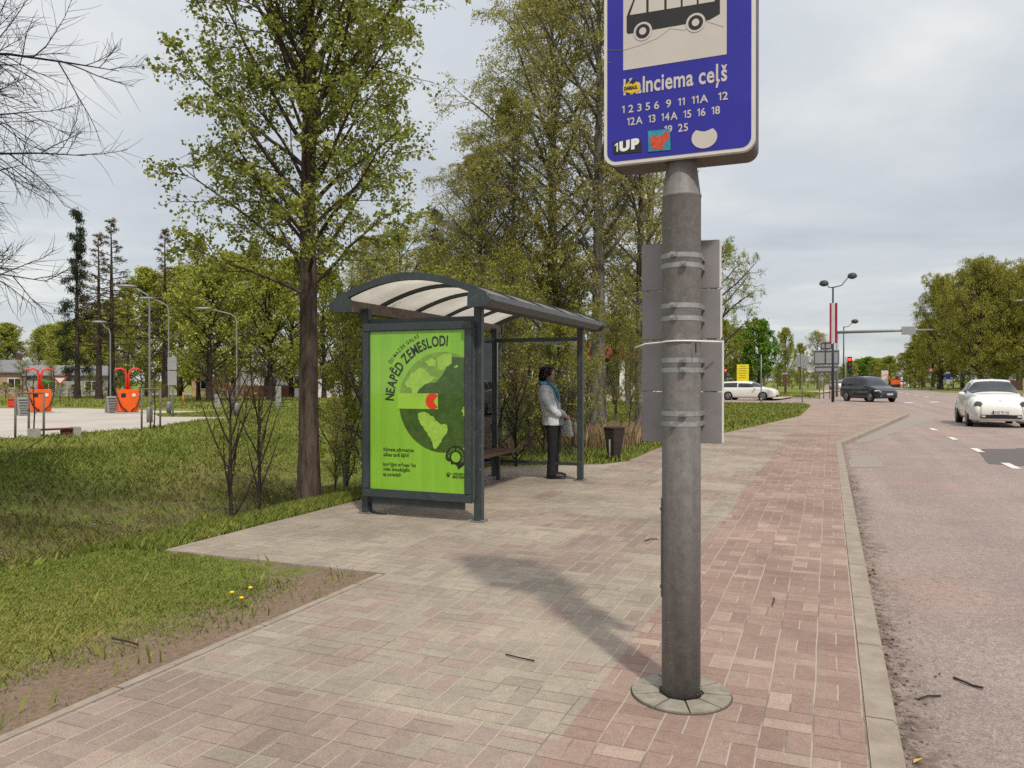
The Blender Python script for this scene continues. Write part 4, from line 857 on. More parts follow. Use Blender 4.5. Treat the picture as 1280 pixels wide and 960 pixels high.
def make_tree(seed, H, r0, cb, R, nl, ang, prof, n2=6, n3=5, L2=.5, L3=.45, trop=.10, trop2=.05, wig=.12, leaves=10, ls=.08, asp=.55, taper=.9, lean=(0, 0), wind=(0, 0), spread=.0, fork=None, ang2=(35, 65), leafdown=.3, tw_r=.004, leaf_on2=3, skip=0.0, lthin=1.0, sides=(12, 6, 4, 3), ribs=None):
    g = np.random.default_rng(seed)
    WV, WF, LC, LU = [], [], [], []; wc = [0]
    def tube(P, r, n):
        k = len(P); T = np.gradient(P, axis=0); T /= np.linalg.norm(T, axis=1)[:, None]+1e-9
        ref = np.array([0.0, 0, 1]) if abs(T[0, 2]) < .9 else np.array([1.0, 0, 0])
        A = np.cross(T, ref); A /= np.linalg.norm(A, axis=1)[:, None]+1e-9; B = np.cross(T, A)
        an = np.arange(n)*2*PI/n
        V = P[:, None, :]+(A[:, None, :]*np.cos(an)[None, :, None]+B[:, None, :]*np.sin(an)[None, :, None])*r[:, None, None]
        i, j = np.meshgrid(np.arange(k-1), np.arange(n), indexing='ij'); i = i.ravel(); j = j.ravel(); b = wc[0]
        WV.append(V.reshape(-1, 3)); WF.append(np.stack([b+i*n+j, b+i*n+(j+1) % n, b+(i+1)*n+(j+1) % n, b+(i+1)*n+j], 1)); wc[0] += k*n
    def path(p, d, L, n, tr, wg):
        P = [p]; d = d/np.linalg.norm(d); s = L/n
        for q in range(n):
            d = d+np.array([wind[0], wind[1], tr])/n*1.6+g.normal(0, wg, 3)*.6; d /= np.linalg.norm(d); p = p+d*s; P.append(p)
        return np.array(P)
    def rot(d, a, roll):
        o = np.cross(d, [0, 0, 1.0]); 
        if np.linalg.norm(o) < .05: o = np.array([1.0, 0, 0])
        o /= np.linalg.norm(o); b = np.cross(d, o)
        return d*math.cos(a)+(o*math.cos(roll)+b*math.sin(roll))*math.sin(a)
    def at(P, t):
        x = t*(len(P)-1); i = min(int(x), len(P)-2); f = x-i
        return P[i]*(1-f)+P[i+1]*f, (P[i+1]-P[i])/np.linalg.norm(P[i+1]-P[i])
    def put_leaves(P, n, t0=.15):
        t = g.uniform(t0, 1, n)*(len(P)-1); i = np.minimum(t.astype(int), len(P)-2); f = (t-i)[:, None]
        c = P[i]*(1-f)+P[i+1]*f+g.normal(0, ls*.55, (n, 3)); LC.append(c)
        u = g.normal(0, 1, (n, 3)); u[:, 2] -= leafdown*1.5; LU.append(u)
    nt_ = 14; ts = np.linspace(0, 1, nt_)
    trunk = np.stack([lean[0]*H*ts**1.5+np.cumsum(g.normal(0, wig*.09, nt_))*H*.06*(ts > .05), lean[1]*H*ts**1.5+np.cumsum(g.normal(0, wig*.09, nt_))*H*.06*(ts > .05), H*ts], 1)
    trad = r0*(1-ts)**taper+.008; trad[0] *= 1.28; trad[1] *= 1.04
    trunk[0, 2] = -.15; tube(trunk, trad, sides[0])
    for i in range(nl):
        t = cb+(1-cb)*((i+g.uniform(.1, .9))/nl)**.9; u_ = (t-cb)/(1-cb)
        p, d = at(trunk, min(t, .995)); L = R*prof(u_)*g.uniform(.78, 1.12); az = i*2.399+g.uniform(-.5, .5)
        if g.uniform() < skip or L < .1: continue
        a = R_(ang[0]+(ang[1]-ang[0])*u_+g.uniform(-9, 9)); d1 = np.array([math.cos(az)*math.sin(a), math.sin(az)*math.sin(a), math.cos(a)])
        P1 = path(p, d1, L, 6, trop, wig); tr = np.interp(t, ts, trad); r1 = min(tr*.62, (L*.022+.006)*lthin)
        if fork and i in fork: r1 = tr*.8; P1 = path(p, d1, L*1.5, 6, trop, wig)
        tube(P1, r1*(1-np.linspace(0, 1, 7))**.8+tw_r, sides[1])
        for q in range(n2):
            s = .22+.78*(q+g.uniform(.1, .9))/n2; p2, dd = at(P1, min(s, .99)); Lb = max(.12, L*L2*(1.15-s*.75)*g.uniform(.7, 1.2))
            d2 = rot(dd, R_(g.uniform(*ang2)), g.uniform(0, 2*PI)); P2 = path(p2, d2, Lb, 4, trop2, wig)
            tube(P2, np.linspace(max(tw_r*1.3, Lb*.010), tw_r*.8, 5), sides[2])
            if leaves and leaf_on2: put_leaves(P2, leaf_on2)
            for k in range(n3):
                s2 = .2+.8*(k+g.uniform(.1, .9))/n3; p3, dd2 = at(P2, min(s2, .99)); L3_ = max(.08, Lb*L3*(1.2-s2*.6)*g.uniform(.7, 1.25))
                d3 = rot(dd2, R_(g.uniform(25, 60)), g.uniform(0, 2*PI)); P3 = path(p3, d3, L3_, 3, trop2*1.3, wig)
                tube(P3, np.linspace(tw_r*.8, tw_r*.35, 4), sides[3])
                if leaves: put_leaves(P3, leaves, .1)
    W = np.concatenate(WV); F_ = np.concatenate(WF); lv = None
    if LC:
        C0 = np.concatenate(LC); U = np.concatenate(LU); n = len(C0); U /= np.linalg.norm(U, axis=1)[:, None]
        X = np.cross(U, g.normal(0, 1, (n, 3))); X /= np.linalg.norm(X, axis=1)[:, None]; N = np.cross(U, X)
        s = ls*g.uniform(.55, 1.3, n)[:, None]
        V = np.stack([C0, C0+U*s*.45+X*s*asp*.5+N*s*.10, C0+U*s, C0+U*s*.45-X*s*asp*.5+N*s*.10], 1).reshape(-1, 3); b = np.arange(n)*4
        lv = (V, np.stack([b, b+1, b+2, b+3], 1), np.repeat(g.uniform(0, 1, n), 4))
    return (W, F_), lv
PROTO = {}
def proto(key, bark, leaf, **k):
    wd, lv = make_tree(**k); PROTO[key] = (np_mesh('trunk', wd[0], wd[1], bark, True), np_mesh('crown', lv[0], lv[1], leaf, False, lv[2]) if lv else None, k['H'])
    ztop = float(np.max((lv[0] if lv else wd[0])[:, 2])); PROTO[key] = (PROTO[key][0], PROTO[key][1], ztop)
P_ROUND = lambda u: math.sin(PI*min(1, .18+.80*u))**.7
P_OVAL = lambda u: .62+.38*math.sin(PI*u) if u < .5 else max(.12, math.cos((u-.5)*PI)**.8)
P_LIND = lambda u: (.70+.30*math.sin(PI*min(1, u*1.4))) if u < .5 else max(.12, .97*math.cos((u-.5)*PI)**.8)
P_CONE = lambda u: max(.06, 1-u)
P_VASE = lambda u: .75+.25*u if u < .7 else 1-(u-.7)*1.6
proto('linden', BARK, L_LIND, seed=11, H=9.0, r0=.118, cb=.27, R=2.3, nl=84, ang=(56, 20), prof=P_LIND, n2=10, n3=7, L2=.42, L3=.55, trop=.14, trop2=-.02, leaves=12, ls=.050, lthin=.5, asp=.75, leaf_on2=6, wig=.15, taper=.62)
proto('birch', BIRCH, L_BIR, seed=5, H=13.5, r0=.20, cb=.18, R=3.6, nl=46, ang=(50, 24), prof=P_OVAL, n2=11, n3=8, L2=.44, L3=.8, trop=.10, trop2=-.42, leaves=12, ls=.068, lthin=.7, asp=.5, leaf_on2=3, wind=(-.22, -.05), leafdown=.8)
proto('birch_slim', BIRCH, L_BIR, seed=6, H=12, r0=.14, cb=.2, R=2.4, nl=34, ang=(46, 22), prof=P_OVAL, n2=8, n3=6, L2=.45, L3=.8, trop=.08, trop2=-.40, lthin=.7, leaves=13, ls=.075, asp=.5, wind=(-.25, -.05), leafdown=.8)
proto('shrub', BARKG, L_SHR, seed=21, H=3.6, r0=.05, cb=.03, R=1.75, nl=26, ang=(48, 20), prof=P_ROUND, n2=8, n3=6, L2=.5, L3=.55, trop=.12, trop2=.0, leaves=7, ls=.06, asp=.6, wig=.16)
proto('shrub_loose', BARKG, L_SHR, seed=22, H=4.6, r0=.055, cb=.05, R=1.7, nl=24, ang=(38, 16), prof=P_VASE, n2=8, n3=6, L2=.48, L3=.5, trop=.15, leaves=6, ls=.055, asp=.6, wig=.16)
proto('shrub_bare', BARKD, L_BRN, seed=23, H=3.0, r0=.04, cb=.02, R=1.6, nl=26, ang=(46, 14), prof=P_VASE, n2=8, n3=6, L2=.5, L3=.5, trop=.15, leaves=2, ls=.045, wig=.14, tw_r=.005)
proto('sapling_bush', BARKD, L_LIND, seed=24, H=1.5, r0=.013, cb=.03, R=1.05, lthin=.55, nl=14, ang=(26, 20), prof=P_VASE, n2=6, n3=2, L2=.45, L3=.35, trop=.12, leaves=1, ls=.03, wig=.11, tw_r=.0022, leaf_on2=0)
proto('bare', BARKD, None, seed=31, H=10, r0=.17, cb=.30, R=3.4, nl=120, ang=(86, 40), prof=P_OVAL, n2=17, n3=11, L2=.40, L3=.6, trop=-.08, trop2=.0, leaves=0, wig=.18, tw_r=.0042, lthin=.32)
proto('oak', BARKD, L_OLI, seed=41, H=10, r0=.30, cb=.14, R=5.0, nl=36, ang=(66, 25), prof=P_OVAL, n2=8, n3=6, L2=.5, L3=.5, trop=.14, leaves=6, ls=.26, asp=.6, tw_r=.012, leaf_on2=2, wig=.16)
proto('leafy', BARKD, L_OLI, seed=42, H=12, r0=.20, cb=.05, R=3.6, nl=44, ang=(58, 24), prof=P_OVAL, n2=7, n3=6, L2=.5, L3=.5, trop=.14, leaves=6, ls=.25, asp=.6, tw_r=.010, leaf_on2=2, wig=.15)
proto('leafy_thin', BARKD, L_OLI, seed=43, H=13, r0=.16, cb=.10, R=2.6, nl=30, ang=(52, 22), prof=P_OVAL, n2=7, n3=5, L2=.5, L3=.5, trop=.14, leaves=3, ls=.24, asp=.6, tw_r=.012, leaf_on2=1, wig=.15)
proto('spruce', BARKD, L_DRK, seed=44, H=14, r0=.20, cb=.10, R=1.9, nl=80, ang=(98, 70), prof=lambda u: max(.10, (1-u)**.75*(.55+.45*min(1, u*3))), n2=9, n3=3, L2=.35, L3=.5, trop=-.12, trop2=-.25, leaves=6, ls=.22, asp=.22, tw_r=.012, skip=.4, leafdown=1.2, leaf_on2=5)
proto('larch', BARKD, L_BRN, seed=45, H=14, r0=.19, cb=.22, R=1.9, nl=64, ang=(95, 62), prof=lambda u: max(.12, (1-u)**.7), n2=8, n3=4, L2=.4, L3=.5, trop=.05, trop2=-.1, leaves=2, ls=.10, tw_r=.012, skip=.3)
proto('willow', BARKD, L_WIL, seed=46, H=14, r0=.42, cb=.10, R=7.0, nl=46, ang=(66, 18), prof=lambda u: (.86+.14*math.sin(PI*u)) if u < .55 else max(.25, math.cos((u-.55)*2.2)), n2=11, n3=9, L2=.42, L3=.75, trop=.22, trop2=-.45, leaves=10, ls=.25, asp=.35, tw_r=.014, leafdown=1.6, leaf_on2=3)
proto('maple', BARKD, L_MAP, seed=47, H=8, r0=.16, cb=.14, R=2.9, nl=30, ang=(66, 22), prof=P_ROUND, n2=8, n3=6, L2=.5, L3=.5, trop=.12, leaves=9, ls=.24, asp=.7, tw_r=.010)
proto('pale', BARKG, L_PAL, seed=48, H=9, r0=.15, cb=.2, R=2.9, nl=26, ang=(58, 22), prof=P_OVAL, n2=6, n3=5, L2=.5, L3=.5, trop=.12, leaves=3, ls=.22, asp=.6, tw_r=.014)
proto('budding', BARKD, L_OLI, seed=49, H=11, r0=.24, cb=.2, R=4.2, nl=26, ang=(60, 24), prof=P_OVAL, n2=9, n3=7, L2=.5, L3=.5, trop=.06, trop2=-.1, leaves=9, ls=.11, asp=.6, tw_r=.010)
def tree(name, key, px_, D, top=None, label='', cat='tree', group=None, scale=None, rz=None, z=None, wide=1.0, xy=None):
    p = AtD(px_, HORIZON, D); x, y = (p[0], p[1]) if xy is None else xy
    zz = float(terrain(x, y)) if z is None else z
    wd, lv, ht = PROTO[key]; s = scale or ((EYE+(HORIZON-top)*D/FPX)-zz)/ht
    r = empty(name, (x, y, zz), random.uniform(0, 6.28) if rz is None else rz, label, cat, group); r.scale = (s*wide, s*wide, s)
    link('trunk', wd, r)
    if lv: link('crown', lv, r)
    return r
ORD = ['first', 'second', 'third', 'fourth', 'fifth', 'sixth', 'seventh', 'eighth', 'ninth', 'tenth', 'eleventh', 'twelfth', 'thirteenth', 'fourteenth', 'fifteenth', 'sixteenth']
def row(name, items, fmt, group, cat='tree'):
    """items: (px, D, top, key, wide); sorted from left to right so that the ordinals hold"""
    for i, (a, D, top, key, wide) in enumerate(sorted(items)): tree(name, key, a, D, top, fmt.format(ORD[i]), cat, group, wide=wide)
tree('linden_tree', 'linden', 387, 9.6, None, 'tall young leaved tree with straight brown trunk left of the shelter', scale=1.0, xy=G(386, 619)[:2], rz=2.0, wide=1.06)
# birches behind the shelter
for i, (a, D, top, key, lab, rz) in enumerate(((748, 20.5, -70, 'birch', 'tallest weeping birch behind the shelter, directly behind the blue sign', .2), (690, 22.5, -20, 'birch', 'broad weeping birch rising behind the waiting woman', .5), (640, 21, 110, 'birch_slim', 'slim weeping birch above the far end of the shelter roof', -.2), (810, 25, 130, 'birch_slim', 'slim weeping birch half hidden by the grey sign pole', .1), (600, 22, 190, 'birch', 'lowest wide weeping birch above the middle of the shelter roof', .3), (800, 21, 60, 'birch_slim', 'slim weeping birch just left of the grey sign pole', .4))):
    tree('birch_tree', key, a, D, top, lab, 'tree', 'weeping birches behind the shelter', rz=YAW+rz, wide=1.15)
tree('bare_tree', 'bare', -315, 8.4, None, 'bare dark branches reaching into the upper left corner from outside', scale=1.05, rz=.7)
for a, D, s, key, lab, rz in ((288, 8.1, 1.0, 'sapling_bush', 'bare many stemmed bush on the ditch edge, left one of two', 0), (324, 8.5, .92, 'sapling_bush', 'bare many stemmed bush nearest the leaved tree\'s trunk', 2)):
    tree('bare_bush', key, a, D, None, lab, 'bush', 'bare bushes on the ditch edge', scale=s, rz=rz, z=-.12)
# thicket behind the shelter
th = [(432, 14.0, 345, 'shrub_loose', 1.0), (462, 12.2, 352, 'shrub', 1.0), (500, 14.5, 318, 'shrub_loose', 1.1), (540, 13, 330, 'shrub', 1.0), (585, 15, 322, 'shrub_loose', 1.1), (625, 14.2, 352, 'shrub', 1.0), (662, 15.5, 350, 'shrub_loose', 1.0), (700, 15.0, 395, 'shrub', 1.0), (735, 17.5, 372, 'shrub_loose', 1.0), (640, 19, 300, 'shrub_loose', 1.1), (560, 20, 285, 'shrub_loose', 1.2), (470, 20, 300, 'shrub_loose', 1.2), (700, 21, 300, 'shrub_loose', 1.2), (788, 19.5, 400, 'shrub_loose', .9), (770, 26, 372, 'shrub_loose', 1.1), (806, 29, 380, 'shrub_loose', 1.1)]
row('leafy_shrub', th, '{} leafy shrub from the left in the thicket behind the shelter', 'shrubs of the thicket behind the shelter', 'shrub')
tb = [(600, 13.3, 470, 'shrub_bare', 1.0), (645, 13.0, 455, 'shrub_bare', 1.0), (680, 14.2, 470, 'shrub_bare', 1.0), (715, 14.6, 480, 'shrub_bare', 1.0), (480, 12, 470, 'shrub_bare', 1.0), (530, 12.4, 480, 'shrub_bare', 1.0)]
row('twiggy_shrub', tb, '{} bare brown shrub from the left at the foot of the thicket', 'bare shrubs at the foot of the thicket', 'shrub')
tree('budding_shrub', 'shrub_loose', 419, 9.9, 490, 'low yellowish sprouting bush at the foot of the leaved tree', 'bush')
# trees behind the plaza
tree('spruce_tree', 'spruce', 97, 57, 258, 'dark narrow spruce standing left behind the orange vacuum stations')
row('larch_tree', [(124, 56, 290, 'larch', 1.4), (140, 60, 272, 'larch', 1.4), (206, 62, 284, 'larch', 1.4)], '{} of the brown leafless larches behind the plaza, counted from the left', 'leafless larches behind the plaza')
tree('pine_tree', 'leafy_thin', 248, 53, 292, 'tall thin trunked tree standing in front of the spreading oaks')
row('oak_tree', [(262, 50, 322, 'oak', 1.0), (338, 52, 318, 'oak', .95)], '{} of the two wide spreading oaks on the lawn, counted from the left', 'spreading oaks beyond the lawn')
bk = [(-40, 80, 395, 'leafy', 1.3), (10, 88, 402, 'leafy', 1.3), (48, 78, 408, 'leafy_thin', 1.3), (82, 85, 400, 'leafy', 1.4), (118, 80, 385, 'leafy', 1.3), (160, 75, 350, 'leafy_thin', 1.2), (184, 68, 332, 'leafy', 1.1), (226, 75, 330, 'leafy', 1.2), (292, 72, 312, 'leafy', 1.2), (318, 80, 300, 'leafy_thin', 1.2), (364, 62, 318, 'leafy', 1.1), (405, 60, 330, 'leafy', 1.1), (-12, 96, 405, 'leafy', 1.5), (62, 96, 404, 'leafy', 1.5), (100, 98, 398, 'leafy', 1.5), (140, 92, 372, 'leafy', 1.4)]
row('leafy_tree', bk, '{} olive leafed tree from the left in the row behind the plaza', 'leafy trees behind the plaza')
mid = [(452, 34, 292, 'birch_slim', 1.2), (500, 38, 272, 'budding', 1.0), (545, 40, 258, 'spruce', 1.5), (590, 36, 250, 'bare', 1.0), (640, 40, 290, 'budding', 1.1), (715, 46, 300, 'birch_slim', 1.3), (785, 44, 330, 'birch_slim', 1.3), (845, 52, 330, 'budding', 1.0)]
row('wood_tree', mid, '{} tree from the left in the wood behind the shelter thicket', 'trees of the wood behind the shelter')
# right of the sign pole, across the side street
tree('budding_tree', 'budding', 893, 44, 292, 'half bare budding tree with arching branches just right of the pole')
tree('maple_tree', 'maple', 948, 84, 396, 'fresh green round maple behind the white estate car')
row('street_tree', [(902, 88, 398, 'leafy', 1.2), (925, 96, 408, 'leafy', 1.0), (982, 92, 408, 'leafy', .75), (1000, 120, 428, 'leafy', .8)], '{} brownish tree from the left beyond the side street', 'brownish trees beyond the side street')
tree('pale_tree', 'pale', 1022, 120, 412, 'pale sparse tree showing above the traffic board')
row('willow_tree', [(1176, 127, 338, 'willow', .8), (1226, 113, 316, 'willow', 1.0), (1296, 110, 318, 'willow', 1.05), (1256, 126, 330, 'willow', 1.0)], '{} of the huge golden willows across the road, counted from the left', 'willows across the road')
rg = [(1112, 190, 444, 'leafy', 1.6), (1130, 165, 440, 'leafy', 1.4), (1144, 150, 430, 'leafy', 1.5), (1154, 165, 408, 'leafy', 1.4), (1166, 150, 396, 'leafy', 1.4), (1204, 135, 400, 'leafy', 1.4), (1244, 130, 402, 'leafy', 1.5), (1272, 130, 400, 'leafy', 1.5)]
row('roadside_tree', rg, '{} dark tree from the left along the far side of the main road', 'dark trees along the main road')
hg = [(1138, 152, 464, 'shrub', 1.6), (1152, 140, 462, 'shrub', 1.6), (1172, 134, 460, 'shrub', 1.6), (1192, 130, 460, 'shrub', 1.6), (1212, 124, 460, 'shrub', 1.6), (1236, 124, 460, 'shrub', 1.7), (1260, 122, 458, 'shrub', 1.7), (1284, 122, 458, 'shrub', 1.7)]
row('roadside_shrub', hg, '{} shrub from the left under the willows across the road', 'shrubs under the willows', 'shrub')
fa = [(1062, 280, 452, 'leafy', 2.0), (1074, 300, 448, 'leafy', 2.0), (1086, 290, 445, 'maple', 1.6), (1098, 270, 447, 'leafy', 2.0), (1108, 250, 446, 'leafy', 1.8), (1050, 260, 458, 'leafy', 2.0), (1036, 240, 462, 'leafy', 2.0), (1018, 230, 464, 'leafy', 2.0), (1000, 200, 462, 'leafy', 2.0), (975, 190, 455, 'leafy', 2.0), (945, 180, 450, 'leafy', 2.0), (915, 180, 450, 'leafy', 2.0)]
row('distant_tree', fa, '{} tree from the left in the distant wood at the end of the road', 'trees of the distant wood')
lf = [(868, 100, 420, 'leafy', 1.6), (830, 95, 400, 'leafy', 1.4), (770, 92, 390, 'leafy', 1.4), (700, 90, 380, 'leafy', 1.4), (640, 90, 380, 'leafy', 1.4), (580, 90, 380, 'leafy', 1.4), (520, 88, 380, 'leafy', 1.4), (455, 85, 370, 'leafy', 1.4)]
row('far_tree', lf, '{} tree from the left in the far row seen between the shelter posts', 'far trees behind the shelter')
row('garden_bush', [(-5, 68, 452, 'shrub_loose', 1.3), (28, 70, 448, 'shrub_loose', 1.3), (64, 69, 452, 'shrub_loose', 1.3), (112, 67, 446, 'shrub_loose', 1.3), (150, 66, 440, 'shrub_loose', 1.3), (186, 66, 444, 'shrub_loose', 1.3), (222, 66, 440, 'shrub_loose', 1.3), (282, 66, 446, 'shrub_loose', 1.2), (316, 70, 440, 'shrub_loose', 1.2), (392, 66, 440, 'shrub_loose', 1.2)], '{} tall garden bush from the left in front of the houses', 'garden bushes in front of the houses', 'bush')
row('verge_bush', [(955, 118, 458, 'shrub', 1.6), (972, 125, 464, 'shrub', 1.6), (990, 130, 462, 'shrub', 1.6), (1010, 135, 465, 'shrub', 1.6), (1026, 140, 463, 'shrub', 1.6), (1042, 150, 465, 'shrub', 1.6)], '{} bush from the left beyond the tan footpath', 'bushes beyond the footpath', 'bush')
# hedge behind the plaza
hd = [(-10+17*k, 60+(k%3)*3, 474+(k%4)*3, 'shrub', 1.5) for k in range(13)]
row('hedge_bush', hd, '{} dark clipped bush from the left in the hedge behind the plaza', 'hedge bushes behind the plaza', 'hedge')
# ================================================================== CARS
CARW = simple('white_car_paint', (0.70, 0.69, 0.63), 0.28, var=0.03, coat=.8, scale=2); CARB = simple('dark_car_paint', (0.010, 0.011, 0.017), 0.22, var=0.1, coat=.8, scale=2)
m = M('car_window'); m.set(m.ramp(m.noise(2.5), [(0.3, (0.012, 0.013, 0.016)), (0.7, (0.03, 0.032, 0.038))]), 0.06, 0, .6); CGLASS = m.m
TYRE = simple('tyre_rubber', (0.018, 0.017, 0.017), 0.85, var=0.2); ALLOY = simple('alloy', (0.36, 0.36, 0.37), 0.35, 0.6); BLKP = simple('black_trim', (0.014, 0.014, 0.015), 0.6); LENS = simple('lamp_lens', (0.62, 0.64, 0.66), 0.15, 0.3, var=.2, scale=20); DLENS = simple('lamp_lens_dark', (0.20, 0.20, 0.20), 0.12, 0.4, var=.5, scale=30); CHROME = simple('chrome', (0.6, 0.6, 0.6), 0.2, 0.9); PLATE = simple('number_plate', (0.72, 0.72, 0.70), 0.5); EU = simple('plate_blue', (0.02, 0.04, 0.30), 0.5)
def catmull(A, k):
    A = np.asarray(A, float); n = len(A); E_ = np.concatenate([[2*A[0]-A[1]], A, [2*A[-1]-A[-2]]]); out = []
    for i in range(n-1):
        p0, p1, p2, p3 = E_[i:i+4]
        for j in range(k):
            t = j/k; out.append(.5*((2*p1)+(-p0+p2)*t+(2*p0-5*p1+4*p2-p3)*t*t+(-p0+3*p1-3*p2+p3)*t**3))
    return np.array(out+[A[-1]])
def car(name, label, cat, st, paint, cabin, wheels, wr, wdt, plate, bulge=None, head=None, grille=(), extras=None):
    """st rows: x, zbot, half width, belt z, roof half width, roof z"""
    root = empty(name, (0, 0, 0), 0, label, cat); KX, KS = 5, 4; sec = []
    for x, zb, w_, ze, wr_, zr in st:
        h = ze-zb
        P = [(0, zb), (.80*w_, zb), (.965*w_, zb+.10*h), (w_, zb+.45*h), (.985*w_, zb+.8*h), (.94*w_, ze)]
        if zr > ze+.08: P += [(.93*w_*.5+wr_*.5+.03, ze+(zr-ze)*.45), (wr_, zr-.07), (wr_*.82, zr-.012), (0, zr+.012)]
        else: P += [(.86*w_, ze+.025), (.72*w_, ze+.045), (.45*w_, ze+.062), (0, ze+.07)]
        sec.append([(x, a, b) for a, b in P])
    A = catmull(np.array(sec), KX)                       # along x
    A = np.array([catmull(r, KS) for r in A])            # along section
    nu, nv = A.shape[:2]; full = np.concatenate([A*[1, -1, 1], A[:, ::-1][:, 1:]], 1); nv2 = full.shape[1]
    mb = MB(); mb.smooth = True
    fs = [(i*nv2+j, i*nv2+j+1, (i+1)*nv2+j+1, (i+1)*nv2+j) for i in range(nu-1) for j in range(nv2-1)]
    fs += [tuple(range(nv2)), tuple((nu-1)*nv2+j for j in reversed(range(nv2)))]
    mb.add(full.reshape(-1, 3), fs); body = mb.build('body', paint, root)
    tu = np.gradient(A, axis=0); tv = np.gradient(A, axis=1); N = np.cross(tu, tv); N /= np.linalg.norm(N, axis=2)[:, :, None]+1e-9
    ctr = np.array([0, 0, .7]); flip = np.sign(np.sum(N*(A-ctr), axis=2))[:, :, None]; N = N*np.where(flip == 0, 1, flip)
    def patch(nm, u0, u1, v0, v1, mat, sides, off=.007, k=1):
        us = np.linspace(u0*KX, u1*KX, 7*k); vs = np.linspace(v0*KS, v1*KS, 7)
        def S_(u, v):
            i = min(int(u), nu-2); j = min(int(v), nv-2); fu, fv = u-i, v-j
            f = lambda Q: Q[i, j]*(1-fu)*(1-fv)+Q[i+1, j]*fu*(1-fv)+Q[i, j+1]*(1-fu)*fv+Q[i+1, j+1]*fu*fv
            return f(A)+f(N)*off
        G_ = np.array([[S_(u, v) for v in vs] for u in us])
        for s in sides:
            mb = MB(); mb.smooth = True; n_ = len(vs)
            if s == 0:
                Q = np.concatenate([G_*[1, -1, 1], G_[:, ::-1][:, 1:]], 1) if v1*KS >= nv-1.01 else G_; n_ = Q.shape[1]
            else: Q = G_*[1, s, 1]
            mb.add(Q.reshape(-1, 3), [(i*n_+j, i*n_+j+1, (i+1)*n_+j+1, (i+1)*n_+j) for i in range(len(us)-1) for j in range(n_-1)])
            mb.build(nm, mat, root, False)
    for args in cabin: patch(*args)
    for i, (x, sgn) in enumerate([(x, s) for x in wheels for s in (-1, 1)]):
        y = sgn*(wdt-.105)
        mb = MB(); mb.lathe([(wr+.045, -.004), (wr+.045, .010)], 28, (x, sgn*(wdt-.012), wr+.01), 'y'); mb.build('wheel_arch', BLKP, root)
        mb = MB(); mb.lathe([(wr*.7, -.10), (wr*.96, -.10), (wr, -.07), (wr, .07), (wr*.96, .10), (wr*.66, .105)], 28, (x, y+sgn*.012, wr), 'y'); t = mb.build('wheel', TYRE, root)
        mb = MB(); mb.lathe([(wr*.67, -.012), (wr*.67, .012), (wr*.62, .012)], 24, (x, sgn*(wdt+.006), wr), 'y'); mb.build('rim_hub', BLKP, t)
        mb = MB()
        for q in range(5):
            a = 2*PI*q/5; Mx = Matrix.Rotation(a, 4, 'Y'); mb.box((x+wr*.34*math.sin(a), sgn*(wdt+.022), wr+wr*.34*math.cos(a)), (wr*.17, .014, wr*.62), Mx)
        mb.lathe([(wr*.68, -.006), (wr*.68, .006), (wr*.60, .006)], 24, (x, sgn*(wdt+.020), wr), 'y', cap=False); mb.build('rim', ALLOY, t)
    xf = st[-1][0]
    if plate:
        mb = MB(); mb.bb(plate[0]-.006, plate[0]+.006, -.26, .26, plate[1]-.055, plate[1]+.055); pl = mb.build('number_plate', PLATE, root)
        mb = MB(); mb.bb(plate[0]+.007, plate[0]+.009, -.258, -.215, plate[1]-.053, plate[1]+.053); mb.build('plate_band', EU, pl)
        mb = MB(); text_on(mb, plate[2], .105, lambda x, y: (plate[0]+.008, -.19+x, plate[1]-.037+y), 1, 'LEFT', .002, width=.40); mb.build('plate_lettering', BLACK, pl)
    for nm, mat, mbx in (extras or []):
        mbx.build(nm, mat, root)
    return root
def mirror(x, y, z, s):
    mb = MB(); mb.ball((x, y*s, z), (.07, .115, .075), 12, 8); mb.tube([(x-.02, (y-.14)*s, z-.06), (x, (y-.06)*s, z-.03)], .022, 6); return mb
def disc(x, y, z, r, d=.02, sq=1.0, tilt=0):
    mb = MB(); mb.ball((x, y, z), (d, r*sq, r), 20, 10, Matrix.Rotation(tilt, 4, 'Y')); return mb
def bar(x, y0, y1, z0, z1, d=.03):
    mb = MB(); mb.bb(x-d, x+d, y0, y1, z0, z1, .012); return mb
# compact round car with domed roof
st = [(-2.12, .34, .58, .62, .5, .62), (-2.02, .27, .74, .78, .5, .78), (-1.75, .24, .84, .90, .5, .97), (-1.30, .22, .87, .95, .50, 1.22), (-.75, .2, .87, .97, .58, 1.44), (-.15, .2, .87, .97, .60, 1.50), (.35, .2, .87, .98, .58, 1.44), (.74, .2, .84, .99, .52, 1.24), (1.06, .2, .78, 1.01, .5, 1.02), (1.42, .22, .70, .96, .5, .96), (1.76, .22, .66, .87, .5, .87), (1.98, .24, .62, .75, .5, .75), (2.08, .27, .60, .62, .5, .62), (2.12, .34, .56, .52, .5, .52)]
ex = [('side_mirror', CARW, mirror(.80, 1.0, 1.02, s)) for s in (-1, 1)]
for s in (-1, 1):
    mb = MB(); mb.ball((1.34, s*.68, .53), (.75, .255, .43), 24, 14); ex.append(('fender', CARW, mb))
    mb = MB(); mb.ball((-1.22, s*.72, .56), (.66, .205, .40), 24, 14); ex.append(('fender', CARW, mb))
    mb = disc(2.035, s*.665, .70, .122, .032, .95, .42); ex.append(('headlight', DLENS, mb)); mb = disc(2.022, s*.665, .697, .146, .034, .95, .42); ex.append(('headlight_surround', CHROME, mb))
    mb = bar(2.085, s*.52-.07, s*.52+.07, .31, .385, .055); ex.append(('fog_lamp', LENS, mb))
